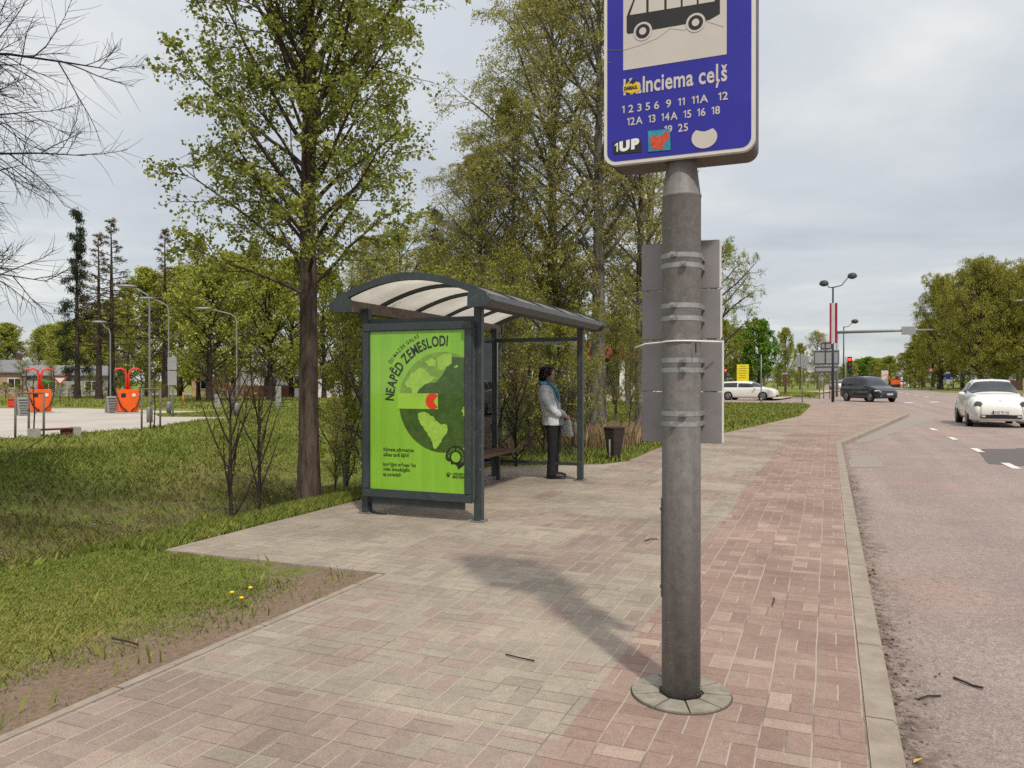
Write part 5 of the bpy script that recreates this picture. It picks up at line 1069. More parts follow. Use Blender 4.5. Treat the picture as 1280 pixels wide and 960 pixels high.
ex.append(('lower_grille', BLKP, bar(2.075, -.60, .60, .28, .405, .055))); mb = MB(); mb.smooth = True; bp = [(1.55, .90), (1.78, .885), (1.95, .80), (2.06, .62), (2.105, .32), (2.115, 0)]; bp = bp+[(x, -y) for x, y in reversed(bp[:-1])]; zr = [(.20, .90), (.235, .985), (.40, 1.0), (.53, .985), (.585, .93)]; mb.add([((x-1.4)*q+1.4, y*q, z) for z, q in zr for x, y in bp], [(i*11+j, i*11+j+1, (i+1)*11+j+1, (i+1)*11+j) for i in range(4) for j in range(10)]+[tuple(44+j for j in range(11)), tuple(range(11))]); ex.append(('bumper', CARW, mb))
mb = MB(); mb.lathe([(.052, -.01), (.052, .012), (.040, .016)], 20, (1.97, 0, .80), 'x'); ex.append(('bonnet_badge', CHROME, mb)); mb = MB(); mb.bb(.95, 1.0, -.05, .05, 1.285, 1.31); ex.append(('wiper', BLKP, bar(1.02, -.5, .35, .985, .995, .012)))
pr = [('windscreen', 6.15, 7.8, 5.7, 9.0, CGLASS, (0,), .018), ('side_window', 3.2, 5.9, 5.35, 6.75, CGLASS, (-1, 1)), ('rear_window', 2.7, 3.6, 6.9, 9.0, CGLASS, (0,))]
bt = car('white_car', 'rounded white hatchback driving towards the camera on the main road', 'car', st, CARW, pr, (1.27, -1.27), .335, .905, (2.155, .475, 'HZ·9116'), extras=ex)
p = AtD(1242, HORIZON, 25.2); bt.location = (p[0]+.25, p[1]+2.12, RZ+.006); bt.rotation_euler = (0, 0, -PI/2-.01); bt.scale = (.98, .97, 1.06)
# dark people carrier
st = [(-2.38, .40, .72, .92, .62, 1.05), (-2.30, .30, .86, .98, .66, 1.50), (-2.0, .25, .92, 1.0, .70, 1.66), (-1.2, .22, .94, 1.01, .72, 1.72), (-.3, .22, .94, 1.01, .72, 1.725), (.35, .22, .94, 1.02, .70, 1.67), (.90, .22, .93, 1.03, .66, 1.42), (1.38, .22, .92, 1.02, .6, 1.06), (1.85, .24, .88, .92, .6, .92), (2.18, .26, .80, .76, .6, .76), (2.34, .30, .68, .62, .6, .62), (2.40, .38, .6, .52, .5, .52)]
ex = [('side_mirror', CARB, mirror(1.02, 1.04, 1.06, s)) for s in (-1, 1)]
for s in (-1, 1):
    mb = MB(); mb.ball((1.98, s*.70, .74), (.26, .17, .085), 16, 10, Matrix.Rotation(-s*.35, 4, 'Z')); ex.append(('headlight', LENS, mb)); mb = disc(2.33, s*.58, .40, .06, .05, 1.9); ex.append(('fog_lamp', LENS, mb))
ex += [('grille', BLKP, bar(2.30, -.36, .36, .62, .74, .05)), ('grille_chrome', CHROME, bar(2.31, -.40, .40, .745, .77, .045)), ('lower_grille', BLKP, bar(2.36, -.62, .62, .30, .40, .04)), ('roof_rail', BLKP, MB().tube([(-1.9, .62, 1.73), (.3, .62, 1.74)], .02, 6)), ('roof_rail', BLKP, MB().tube([(-1.9, -.62, 1.73), (.3, -.62, 1.74)], .02, 6))]
pr = [('windscreen', 5.1, 6.9, 5.5, 9.0, CGLASS, (0,)), ('side_window', 1.2, 2.4, 5.35, 6.8, CGLASS, (-1, 1)), ('side_window', 2.47, 3.75, 5.35, 6.85, CGLASS, (-1, 1)), ('side_window', 3.83, 5.5, 5.35, 6.6, CGLASS, (-1, 1))]
vn = car('dark_van', 'dark blue black people carrier turning out of the side street', 'car', st, CARB, pr, (1.45, -1.42), .33, .955, (2.42, .53, 'LV·7204'), extras=ex)
p = AtD(1086, HORIZON, 56.0); vn.location = (p[0], p[1], RZ+.006); vn.rotation_euler = (0, 0, -PI/2+R_(36)); vn.scale = (.89, 1, 1.06)
# white estate
st = [(-2.30, .42, .70, .84, .5, .92), (-2.18, .30, .82, .90, .58, 1.22), (-1.85, .24, .86, .92, .60, 1.40), (-1.1, .2, .88, .92, .62, 1.455), (-.15, .2, .88, .92, .62, 1.475), (.45, .2, .88, .93, .60, 1.42), (.95, .2, .88, .95, .56, 1.20), (1.35, .2, .87, .96, .5, .97), (1.75, .22, .84, .88, .5, .88), (2.02, .24, .78, .77, .5, .77), (2.19, .28, .68, .62, .5, .62), (2.25, .36, .60, .50, .5, .50)]
ex = [('side_mirror', CARW, mirror(.80, .98, .98, s)) for s in (-1, 1)]
for s in (-1, 1):
    mb = MB(); mb.ball((1.86, s*.68, .70), (.28, .13, .075), 16, 10, Matrix.Rotation(-s*.35, 4, 'Z')); ex.append(('headlight', LENS, mb)); ex.append(('tail_lamp', simple('tail_lamp_red', (0.35, .02, .02), .3), MB().ball((-2.17, s*.72, .86), (.12, .10, .11), 12, 8))); ex.append(('fog_lamp', BLKP, disc(2.16, s*.58, .36, .07, .05, 1.2)))
ex += [('lower_grille', BLKP, bar(2.20, -.5, .5, .28, .42, .06))]
pr = [('windscreen', 5.1, 6.8, 5.5, 9.0, CGLASS, (0,)), ('side_window', 1.25, 2.2, 5.35, 6.75, CGLASS, (-1, 1)), ('side_window', 2.28, 3.5, 5.35, 6.75, CGLASS, (-1, 1)), ('side_window', 3.58, 5.35, 5.35, 6.55, CGLASS, (-1, 1))]
es = car('white_estate_car', 'white estate car crossing on the side street beside the yellow board', 'car', st, CARW, pr, (1.36, -1.30), .315, .895, (2.29, .46, 'KA·5581'), extras=ex)
p = AtD(935, HORIZON, 60.0); es.location = (p[0], p[1], RZ+.006); es.rotation_euler = (0, 0, -.18)
c = copy_tree(es); c.name = 'white_estate_car'; c['label'] = 'tiny distant white car seen past the banner lamp post'; p = AtD(1049, HORIZON, 118); c.location = (p[0], p[1], RZ+.006); c.rotation_euler = (0, 0, -1.2)

# ================================================================== STREET FURNITURE
STEEL = simple('lamp_steel', (0.24, 0.24, 0.23), 0.5, 0.4, var=.15); LDARK = simple('lamp_dark', (0.05, 0.055, 0.06), 0.5, .2); FLAGR = simple('banner_red', (0.27, 0.022, 0.045), 0.8, var=.12); FLAGW = simple('banner_white', (0.68, 0.66, 0.63), 0.8, var=.08)
SREV = simple('sign_back', (0.30, 0.30, 0.30), 0.6, .2, var=.12); SRED = simple('sign_red', (0.42, 0.03, 0.02), 0.5); SYEL = simple('sign_yellow', (0.72, 0.60, 0.015), 0.5, var=.05); BROWN = simple('brown_post', (0.10, 0.045, 0.03), 0.7); ORANGE = simple('orange_plastic', (0.80, 0.115, 0.012), 0.38, var=.08, scale=3); REDP = simple('red_paint', (0.68, 0.04, 0.018), 0.4); HOSE = simple('hose_rubber', (0.02, 0.016, 0.015), 0.6); CONC = simple('concrete', (0.36, 0.34, 0.30), 0.9, var=.2)
def ground_at(px_, D, z=None):
    p = AtD(px_, HORIZON, D); return p[0], p[1], (float(terrain(p[0], p[1])) if z is None else z)
def zat(py_, D): return EYE+(HORIZON-py_)*D/FPX
CAMZ = lambda x, y: math.atan2(-x, y)            # rotation that turns local -Y towards the camera
def at_px(name, px_, D, label, cat, group=None, z=None, rz=0.0):
    x, y, zz = ground_at(px_, D, z); return empty(name, (x, y, zz), CAMZ(x, y)+rz, label, cat, group)
# local frame: x to the right in the picture, y away, z up;  w(p) = metres per pixel
# banner lamp
D = 52.5; r = at_px('banner_lamp_post', 1041, D, 'tall twin headed lamp post wrapped with dark red and white banners', 'lamp post', z=0.0); k = D/FPX; zt = zat(355, D)
mb = MB(); mb.tube([(0, 0, -.05), (0, 0, 3.0), (0, 0, zt-.2)], [.10, .085, .06], 12); mb.build('pole', LDARK, r)
for s, dy_, hx in ((-1, 1.0, -10.5), (1, -5.5, 22)):
    mb = MB(); mb.tube([(0, 0, zt-.25), (hx*k*.45, 0, zt-.22+(.1 if s > 0 else 0)), (hx*k*.75, 0, zt+.05+(.30 if s > 0 else 0)), (hx*k, 0, zt+.05+(.42 if s > 0 else .0))], [.04, .035, .03, .03], 8); a = mb.build('arm', LDARK, r)
    mb = MB(); hz = zt+.05+(.42 if s > 0 else 0); mb.ball((hx*k, 0, hz+.02), (.30, .22, .22), 14, 8); mb.ball((hx*k, 0, hz-.05), (.32, .24, .08), 14, 6); mb.build('lamp_head', LDARK, a)
for x0_, x1_ in ((-3.9, -.2), (.4, 5.2)):
    zb, ze = zat(430 if x0_ < 0 else 429, D), zat(379, D); w3 = (x1_-x0_)*k/3
    b = None
    for q, mt in ((0, FLAGR), (1, FLAGR), (2, FLAGW)) if x0_ < 0 else ((0, FLAGW), (1, FLAGR), (2, FLAGR)):
        mb = MB(); mb.bb(x0_*k+q*w3, x0_*k+(q+1)*w3-.001, -.115, -.10, zb, ze)
        if b is None: b = mb.build('banner', mt, r)
        else: mb.build('banner_stripe', mt, b)
# second single lamp
D = 82; r = at_px('street_lamp', 1054.5, D, 'single headed dark street lamp behind the dark people carrier', 'street lamp'); k = D/FPX; zt = zat(408, D)-r.location[2]
mb = MB(); mb.tube([(0, 0, 0), (0, 0, zt)], [.09, .06], 10); mb.build('pole', LDARK, r); mb = MB(); mb.tube([(0, 0, zt-.1), (.5, 0, zt), (.85, 0, zt+.35), (1.05, 0, zt+.5)], .035, 8); mb.build('arm', LDARK, r); mb = MB(); mb.ball((1.08, 0, zt+.5), (.36, .24, .24), 14, 8); mb.build('lamp_head', LDARK, r)
# gantry
D = 72; r = at_px('sign_gantry', 1046, D, 'long horizontal gantry arm carrying one grey board over the road', 'gantry'); k = D/FPX; zt = zat(415.5, D)-r.location[2]
mb = MB(); mb.tube([(0, 0, 0), (0, 0, zt+.15)], .12, 10); mb.build('pole', STEEL, r); mb = MB(); mb.tube([(-.1, 0, zt), (60*k, 0, zt+.03), (106*k, 0, zt+.05)], [.15, .13, .08], 8); mb.build('arm', STEEL, r)
mb = MB(); mb.bb(72*k, 87.5*k, -.2, -.12, zt-.35, zt+.38, .02); mb.build('board', SREV, r)
# board cluster
D = 64; r = at_px('traffic_board', 1034, D, 'group of grey board backs on posts behind the banner lamp post', 'sign board'); k = D/FPX; zz = lambda y_: zat(y_, D)-r.location[2]
for x_ in (-9, -4, 3, 8):
    mb = MB(); mb.tube([(x_*k, .08, 0), (x_*k, .08, zz(440))], .045, 8); mb.build('post', STEEL, r)
for a in ((-8, 6, 427, 437), (-16, 14, 437.5, 456), (-15, 14, 457, 466)):
    mb = MB(); mb.bb(a[0]*k, a[1]*k, -.03, .0, zz(a[3]), zz(a[2]), .01); b = mb.build('board', SREV, r)
    mb = MB(); mb.tube([(a[0]*k+.08, -.05, zz(a[3])+.1), (a[0]*k+.08, -.05, zz(a[2])-.1), (a[1]*k-.08, -.05, zz(a[2])-.1), (a[1]*k-.08, -.05, zz(a[3])+.1), (a[0]*k+.08, -.05, zz(a[3])+.1)], .04, 4); mb.build('stiffener', LDARK, b)
mb = MB(); mb.tube([(-2*k, -.05, zz(456)), (-2*k, -.05, zz(427))], .05, 4); mb.build('stiffener', LDARK, r)
# round sign seen from behind
D = 49; r = at_px('round_sign', 1003, D, 'round grey sign back on a thin pole at the tip of the lawn', 'road sign', z=-.05); k = D/FPX; zc = zat(451, D)+.05
mb = MB(); mb.tube([(0, 0, -.1), (-.05, 0, zc+.45)], .032, 8); mb.build('pole', STEEL, r); mb = MB(); mb.lathe([(.41, -.012), (.42, 0), (.41, .012)], 32, (-.04, .05, zc), 'y'); mb.build('sign_disc', SREV, r)
# thin pole, brown post
r = at_px('thin_post', 951.5, 54, 'thin grey post standing in front of the white estate car', 'post', z=-.05); mb = MB(); mb.tube([(0, 0, -.1), (0, 0, zat(442, 54))], .04, 8); mb.lathe([(.06, 0), (.06, .25)], 8, (0, 0, 0)); mb.build('pole', STEEL, r)
D = 74; r = at_px('info_post', 981, D, 'slim brown information post between maple and round sign', 'post'); k = D/FPX; mb = MB(); mb.tube([(0, 0, 0), (0, 0, 1.6)], .05, 8); mb.build('pole', BROWN, r)
mb = MB(); mb.bb(-.2, .2, -.05, .05, .95, 2.0, .01); mb.build('panel', BROWN, r); mb = MB(); mb.bb(-.28, .28, -.05, .05, 2.02, 2.2, .01); mb.build('name_plate', SREV, r); mb = MB(); mb.ball((0, 0, 2.32), (.14, .1, .12), 10, 6); mb.build('cap', BROWN, r)
# yellow board
D = 68; r = at_px('yellow_board', 928.5, D, 'bright yellow notice board behind the roof of the white estate car', 'notice board'); k = D/FPX; z0_, z1_ = zat(478.5, D)-r.location[2], zat(455.5, D)-r.location[2]
mb = MB(); mb.bb(-7.2*k, 7.2*k, -.03, .03, z0_, z1_, .01); b = mb.build('board', SYEL, r)
mb = MB()
for q, (a, c_) in enumerate(((-3, 3), (-5, 5), (-5, 4.5), (-5, 5), (-4, 3), (-5, 4))): zz_ = z1_-.18-.2*q; mb.bb(a*k, c_*k, -.034, -.031, zz_-.03, zz_+.03)
mb.build('notice_lines', simple('notice_ink', (0.30, 0.22, 0.03), .6), b)
for s in (-1, 1): mb = MB(); mb.tube([(s*5*k, .06, 0), (s*5*k, .06, z1_-.2)], .04, 8); mb.build('post', STEEL, r)
# traffic lights
m = M('red_signal'); m.set((.6, .02, .01), .4); m.b.inputs['Emission Color'].default_value = (1, .06, .02, 1); m.b.inputs['Emission Strength'].default_value = 1.6; RSIG = m.m; GRN = simple('green_lens', (0.02, .07, .05), .3); AMB = simple('amber_lens', (0.12, .06, .01), .3)
for px_, D, y0_, y1_, lab in ((1062, 61, 446, 466, 'black traffic light showing red above the dark people carrier'), (907, 78, 461, 472, 'small red traffic light left of the yellow board')):
    r = at_px('traffic_light', px_, D, lab, 'traffic light', 'traffic lights at the crossing'); k = D/FPX; z0_, z1_ = zat(y1_, D)-r.location[2], zat(y0_, D)-r.location[2]; h = (z1_-z0_)
    mb = MB(); mb.tube([(-.28, .05, 0), (-.28, .05, z1_)], .055, 8); mb.build('pole', STEEL, r); mb = MB(); mb.bb(-.17, .17, -.12, .10, z0_, z1_, .03); mb.bb(-.28, -.16, .03, .07, z0_+.2, z0_+.26); hd_ = mb.build('signal_head', BLKP, r)
    for q, mt in ((5, RSIG), (3, AMB), (1, GRN)): mb = MB(); mb.ball((0, -.12, z0_+h*q/6), (.115, .04, .115), 14, 8); mb.build('signal_lens', mt, hd_); mb = MB(); mb.tube([(-.13, -.17, z0_+h*q/6+.0), (-.1, -.19, z0_+h*q/6+.11), (.1, -.19, z0_+h*q/6+.11), (.13, -.17, z0_+h*q/6)], .012, 4); mb.build('visor', BLKP, hd_)
# lamps on the far side of the main road
for px_, D, ty, arms, lab in ((1201, 119, 424, ((-16, -6), (9, -3)), 'double armed grey street lamp in front of the willows'), (1144.5, 172, 440, ((-11, -6), (5, -5)), 'double armed grey street lamp at the left edge of the willows'), (1120, 230, 452, ((-8, -1),), 'small distant street lamp near the road works'), (1292, 86, 372, ((-16, 3),), 'street lamp head entering at the right edge of the picture')):
    r = at_px('road_lamp', px_, D, lab, 'street lamp', 'street lamps along the main road'); k = D/FPX; zt = zat(ty, D)-r.location[2]
    mb = MB(); mb.tube([(0, 0, 0), (0, 0, zt)], [.11, .07], 8); mb.build('pole', STEEL, r)
    for ax, ay in arms: mb = MB(); mb.tube([(0, 0, zt-.1), (ax*k*.6, 0, zt-ay*k*.7), (ax*k, 0, zt-ay*k)], .05, 6); a = mb.build('arm', STEEL, r); mb = MB(); mb.ball((ax*k, 0, zt-ay*k), (.5, .2, .11), 10, 6); mb.build('lamp_head', STEEL, a)
# warning triangle, bus stop sign across the road, diamond sign
D = 117; r = at_px('warning_sign', 1163.5, D, 'red bordered warning triangle on a pole across the main road', 'road sign'); k = D/FPX; zt = zat(458, D)-r.location[2]; zb = zat(465, D)-r.location[2]
mb = MB(); mb.tube([(0, .06, 0), (0, .06, zt)], .06, 8); mb.lathe([(.17, 0), (.15, .9)], 8); mb.build('pole', STEEL, r); mb = MB(); mb.prism([(-.58, zb), (.58, zb), (0, zt+.12)], lambda x, z, d: (x, d, z), .03); b = mb.build('sign_plate', SRED, r); mb = MB(); mb.prism([(-.28, zb+.14), (.28, zb+.14), (0, zb+.62)], lambda x, z, d: (x, -.005+d, z), .002); mb.build('sign_field', FLAGW, b)
D = 114; r = at_px('stop_sign', 1185, D, 'small blue bus stop sign across the main road under the willows', 'bus stop sign'); zt = zat(465, D)-r.location[2]
mb = MB(); mb.tube([(0, .06, 0), (0, .06, zt)], .05, 8); mb.build('pole', BROWN, r); mb = MB(); mb.bb(-.32, .32, 0, .04, zt-1.05, zt-.25, .01); mb.build('sign_plate', EU, r); mb = MB(); mb.bb(-.25, .25, -.006, .03, zt-.24, zt, .01); mb.build('top_plate', FLAGW, r); mb = MB(); mb.bb(-.25, .25, -.006, .03, zt-1.75, zt-1.1, .01); mb.build('timetable_plate', FLAGW, r)
D = 150; r = at_px('diamond_sign', 1135, D, 'yellow diamond priority sign beside the road works barriers', 'road sign'); zc = zat(470.5, D)-r.location[2]
mb = MB(); mb.tube([(0, .06, 0), (0, .06, zc)], .05, 8); mb.lathe([(.22, 0), (.22, .9)], 8); mb.build('pole', FLAGW, r); mb = MB(); mb.prism([(-.55, zc), (0, zc-.55), (.55, zc), (0, zc+.55)], lambda x, z, d: (x, d, z), .03); b = mb.build('sign_plate', FLAGW, r); mb = MB(); mb.prism([(-.36, zc), (0, zc-.36), (.36, zc), (0, zc+.36)], lambda x, z, d: (x, -.005+d, z), .003); mb.build('sign_field', SYEL, b)
# road works
def digger(px_, D):
    r = at_px('orange_excavator', px_, D, 'small orange excavator at the distant road works', 'excavator'); mb = MB(); mb.bb(-1.0, .9, -.7, .7, .75, 1.7, .1); mb.build('body', ORANGE, r); mb = MB(); mb.bb(-.2, .7, -.5, .5, 1.7, 2.7, .08); mb.build('cab', ORANGE, r); mb = MB(); mb.bb(-.1, .6, -.53, -.5, 1.85, 2.55); mb.build('cab_window', CGLASS, r)
    for s in (-1, 1): mb = MB(); mb.bb(-1.2, 1.2, s*.65-.2, s*.65+.2, 0, .7, .15); mb.build('track', BLKP, r)
    mb = MB(); mb.tube([(-.9, 0, 1.6), (-1.9, 0, 3.0), (-2.9, 0, 2.4), (-3.0, 0, 1.2)], [.16, .15, .12, .1], 6); mb.build('boom', ORANGE, r); mb = MB(); mb.bb(-3.3, -2.8, -.35, .35, .6, 1.25, .08); mb.build('bucket', BLKP, r)
digger(1120, 165)
for i, (px_, lab) in enumerate(((1127, 'white bollard left of the yellow diamond sign'), (1131, 'white bollard close beside the yellow diamond sign'), (1145, 'broad white bollard right of the yellow diamond sign'), (1150, 'last white bollard before the warning triangle'))):
    r = at_px('white_bollard', px_, 150, lab, 'bollard', 'white bollards at the road works'); mb = MB(); mb.lathe([(.26, 0), (.22, 1.2), (.16, 1.3)], 12); mb.build('bollard_body', FLAGW, r); mb = MB(); mb.lathe([(.255, .6), (.245, .85)], 12, cap=False); mb.build('red_band', ORANGE, r)
r = at_px('white_pillar', 1106, 170, 'pale advertising pillar at the end of the main road', 'pillar'); mb = MB(); mb.bb(-.7, .7, -.25, .25, .4, 3.8, .05); mb.build('panel', FLAGW, r); mb = MB(); mb.bb(-.5, .5, -.2, .2, 0, .42); mb.build('base', CONC, r)
r = at_px('garden_fence', 1276, 92, 'grey board fence with pale posts at the right edge under the willows', 'fence', rz=0)
for q in range(9): mb = MB(); mb.bb(-4+q*1.4, -3.85+q*1.4, -.08, .08, 0, 1.55, .02); mb.build('fence_post', CONC, r)
for q in range(8): mb = MB(); mb.bb(-3.84+q*1.4, -2.62+q*1.4, -.02, .02, .15, 1.35, .01); mb.build('fence_panel', BROWN, r)
# ------------------------------------------------------------------ left: the car-care plaza
def vacuum(px_, D, label, lean):
    r = at_px('vacuum_station', px_, D, label, 'vacuum station', 'orange vacuum stations on the plaza', rz=.15)
    mb = MB(); mb.box((0, 0, .58), (.80, .62, .98), None, .02); mb.build('cabinet', ORANGE, r); mb = MB(); mb.bb(-.46, .46, -.38, .38, 0, .085, .02); mb.build('plinth', CONC, r)
    for s in (-1, 1):
        mb = MB(); mb.tube([(s*.05, 0, 1.07), (s*.05, 0, 1.72), (s*.10, 0, 1.90), (s*.26, 0, 1.99), (s*.46, 0, 1.95), (s*.52, 0, 1.88)], [.05, .05, .045, .045, .04, .035], 8); mb.build('hose_arm', REDP, r)
        mb = MB(); mb.tube([(s*.52, -.02, 1.88), (s*.55, -.1, 1.3), (s*.46, -.34, .75), (s*.30, -.40, .32), (s*.08, -.38, .12)], .028, 6); mb.build('hose', HOSE, r)
    mb = MB(); mb.lathe([(.075, -.01), (.075, .02)], 16, (.20, -.32, .82), 'y'); mb.build('coin_dial', FLAGW, r); mb = MB(); mb.bb(-.30, -.12, -.325, -.305, .72, .90, .01); mb.build('instruction_plate', BLKP, r)
    mb = MB(); mb.bb(-.12, .12, -.35, -.33, 1.36, 1.46) if lean else None
    return r
vacuum(159.5, 33.8, 'orange vacuum station in front of the larches, the right one of two', False)
v = vacuum(50, 34.2, 'orange vacuum station with a green topped nozzle, the left one of two', False)
mb = MB(); mb.box((.18, -.1, 1.42), (.30, .2, .16), Matrix.Rotation(.4, 4, 'Y'), .03); mb.build('green_nozzle', simple('green_plastic', (0.06, .22, .05), .5), v)
for px_, D, lab in ((140, 34.0, 'grey mat rack beside the right orange vacuum station'), (29, 31.5, 'grey mat rack standing behind the left sapling stakes')):
    r = at_px('mat_rack', px_, D, lab, 'mat rack', 'grey mat racks on the plaza', rz=.3)
    mb = MB(); mb.box((0, 0, .40), (.40, .05, .74), Matrix.Rotation(-.25, 4, 'X'), .01); mb.build('panel', SREV, r); mb = MB(); mb.box((0, .24, .40), (.40, .05, .74), Matrix.Rotation(.25, 4, 'X'), .01); mb.build('panel', SREV, r)
    for q in range(6): mb = MB(); mb.bb(-.17, .17, -.05-.115+q*.034, -.04-.115+q*.034, .10+q*.11, .13+q*.11); mb.build('slat', BLKP, r)
r = at_px('red_crate', 15, 42, 'small red salt box at the far edge of the plaza', 'salt box'); mb = MB(); mb.box((0, 0, .2), (.42, .4, .40), None, .04); mb.build('box', REDP, r); mb = MB(); mb.box((0, 0, .43), (.46, .44, .07), None, .03); mb.build('lid', REDP, r)
D = 19.6; r = at_px('low_bench', 71, D, 'low bench with dark red seat between pale concrete blocks', 'bench'); k = D/FPX; r.rotation_euler[2] += .35
for a, b_ in ((-31, -20.5), (17, 26)): mb = MB(); mb.bb(a*k, b_*k, -.15, .15, 0, .27, .015); mb.build('concrete_block', CONC, r)
mb = MB(); mb.bb(-20*k, 16.5*k, -.13, .13, .21, .25, .008); mb.build('seat', simple('dark_red_wood', (0.16, .022, .026), .6), r); mb = MB(); mb.bb(5*k, 15*k, -.08, .08, 0, .208); mb.build('leg', BROWN, r)
def stakes(xs_, D, top_, label, spl=True):
    r = at_px('sapling_stakes', xs_[1], D, label, 'tree stakes', 'stake frames round young trees'); k = D/FPX; h = zat(top_, D)-r.location[2]; W_ = STKW
    for i, x_ in enumerate(xs_): mb = MB(); mb.tube([((x_-xs_[1])*k, [0, .35, 0][i], -.1), ((x_-xs_[1])*k+.01, [0, .35, 0][i], h)], .028, 7); mb.build('stake', W_, r)
    a, b_ = (xs_[0]-xs_[1])*k, (xs_[2]-xs_[1])*k
    for p_, q_ in (((a, 0), (b_, 0)), ((a, 0), (0, .35)), ((b_, 0), (0, .35))): mb = MB(); mb.tube([(p_[0], p_[1], h-.03), (q_[0], q_[1], h-.03)], .022, 5); mb.build('cross_rail', W_, r)
    t = empty('young_sapling', r.location[:], 0, 'thin leafless sapling tied between the '+label.split(' round')[0].replace('wooden stake frame', 'stakes of the')+' frame', 'sapling'); t['label'] = 'thin young sapling inside the '+label
    mb = MB(); mb.tube([(.02, .1, -.1), (.05, .12, .7), (.02, .1, 1.3), (.06, .1, h+.5)], [.02, .017, .012, .006], 6)
    for q in range(7): z = .6+q*.16; mb.tube([(.04, .11, z), (.04+.25*math.cos(q*2.4), .11+.25*math.sin(q*2.4), z+.22)], [.007, .003], 4)
    mb.build('trunk', BARKD, t)
STKW = simple('weathered_stake', (0.17, 0.135, 0.10), .85, var=.3)
stakes((21.5, 35.6, 51.6), 19.0, 490, 'wooden stake frame nearest the low bench'); stakes((178, 188, 199), 22.5, 485, 'wooden stake frame right of the right vacuum station'); stakes((285, 290, 302), 32, 487, 'pale wooden stake frame under the oaks')
# lamp posts on the left
def bent_lamp(px_, base, top, arm, label, D):
    r = at_px('curved_lamp', px_, D, label, 'street lamp', 'grey lamp posts around the plaza', z=-.02); k = D/FPX; h = zat(top, D); lx = (base-px_)*0
    mb = MB(); mb.tube([(0, 0, -.1), (0, 0, 1.0), (0, 0, h-.35), (-.06, 0, h-.12), (-.25, 0, h)]+[(arm[0]*k, 0, h+arm[1]*k)], [.040, .036, .030, .028, .024, .02], 10); mb.build('pole', STEEL, r)
    mb = MB(); mb.ball((arm[0]*k-.15, 0, h+arm[1]*k-.01), (.34, .11, .06), 12, 6); mb.build('lamp_head', STEEL, r); mb = MB(); mb.lathe([(.10, 0), (.10, .5), (.075, .55)], 10); mb.build('base_sleeve', STEEL, r)
bent_lamp(187, 189, 364, (-20, 6), 'tallest grey lamp post, standing just right of the right vacuum station', 26.5)
bent_lamp(211, 214, 378, (-20, 5), 'grey curved lamp post beside the double sign back', 33); bent_lamp(296, 296, 392, (-34, 6), 'grey curved lamp post in front of the spreading oaks', 31); bent_lamp(138, 139, 408, (-8, 6), 'short grey lamp post behind the mat rack', 36)
D = 30.5; r = at_px('double_sign', 216, D, 'grey back of two stacked sign boards on a post near the plaza', 'road sign'); k = D/FPX
mb = MB(); mb.tube([(0, 0, -.1), (0, 0, zat(444, D))], .035, 8); mb.build('post', STEEL, r)
for a, b_ in ((446, 462), (463, 481)): mb = MB(); mb.bb(-6*k, 4.5*k, -.07, -.04, zat(b_, D), zat(a, D), .008); mb.build('board', SREV, r)
D = 50; r = at_px('yield_sign', 75, D, 'red and white yield triangle on a pole behind the plaza', 'road sign'); zt = zat(470.5, D); mb = MB(); mb.tube([(0, .05, 0), (0, .05, zt)], .04, 8); mb.build('pole', STEEL, r)
mb = MB(); mb.prism([(-.45, zt), (.45, zt), (0, zt-.55)], lambda x, z, d: (x, d, z), .02); b = mb.build('sign_plate', SRED, r); mb = MB(); mb.prism([(-.29, zt-.08), (.29, zt-.08), (0, zt-.42)], lambda x, z, d: (x, -.004+d, z), .002); mb.build('sign_field', FLAGW, b)
D = 51; r = at_px('dark_sign', 86, D, 'small black square sign back on a pole beside the yield sign', 'road sign'); mb = MB(); mb.tube([(0, .05, 0), (0, .05, zat(468, D))], .035, 8); mb.build('pole', STEEL, r); mb = MB(); mb.bb(-.16, .16, 0, .03, zat(476, D), zat(466, D), .01); mb.build('sign_plate', BLKP, r)
for px_, D, y1_, lab in ((272, 40, 491, 'short grey pillar standing on the lawn under the oaks'), (348, 40, 481, 'tall grey pillar on the lawn in front of the white house')):
    r = at_px('grey_pillar', px_, D, lab, 'pillar', 'grey pillars on the lawn'); h = zat(y1_, D); mb = MB(); mb.bb(-.14, .14, -.12, .12, 0, h-.02, .02); mb.build('pillar_body', SREV, r); mb = MB(); mb.bb(-.16, .16, -.14, .14, h-.02, h+.03, .01); mb.build('cap', LDARK, r)
r = at_px('orange_post', 229, 42, 'short orange post on the lawn beside the double sign', 'post'); mb = MB(); mb.tube([(0, 0, -.1), (0, 0, .85)], .045, 8); mb.build('pole', simple('orange_wood', (.45, .17, .04), .7), r); mb = MB(); mb.lathe([(.06, .85), (.05, .9)], 8); mb.build('cap', BLKP, r)
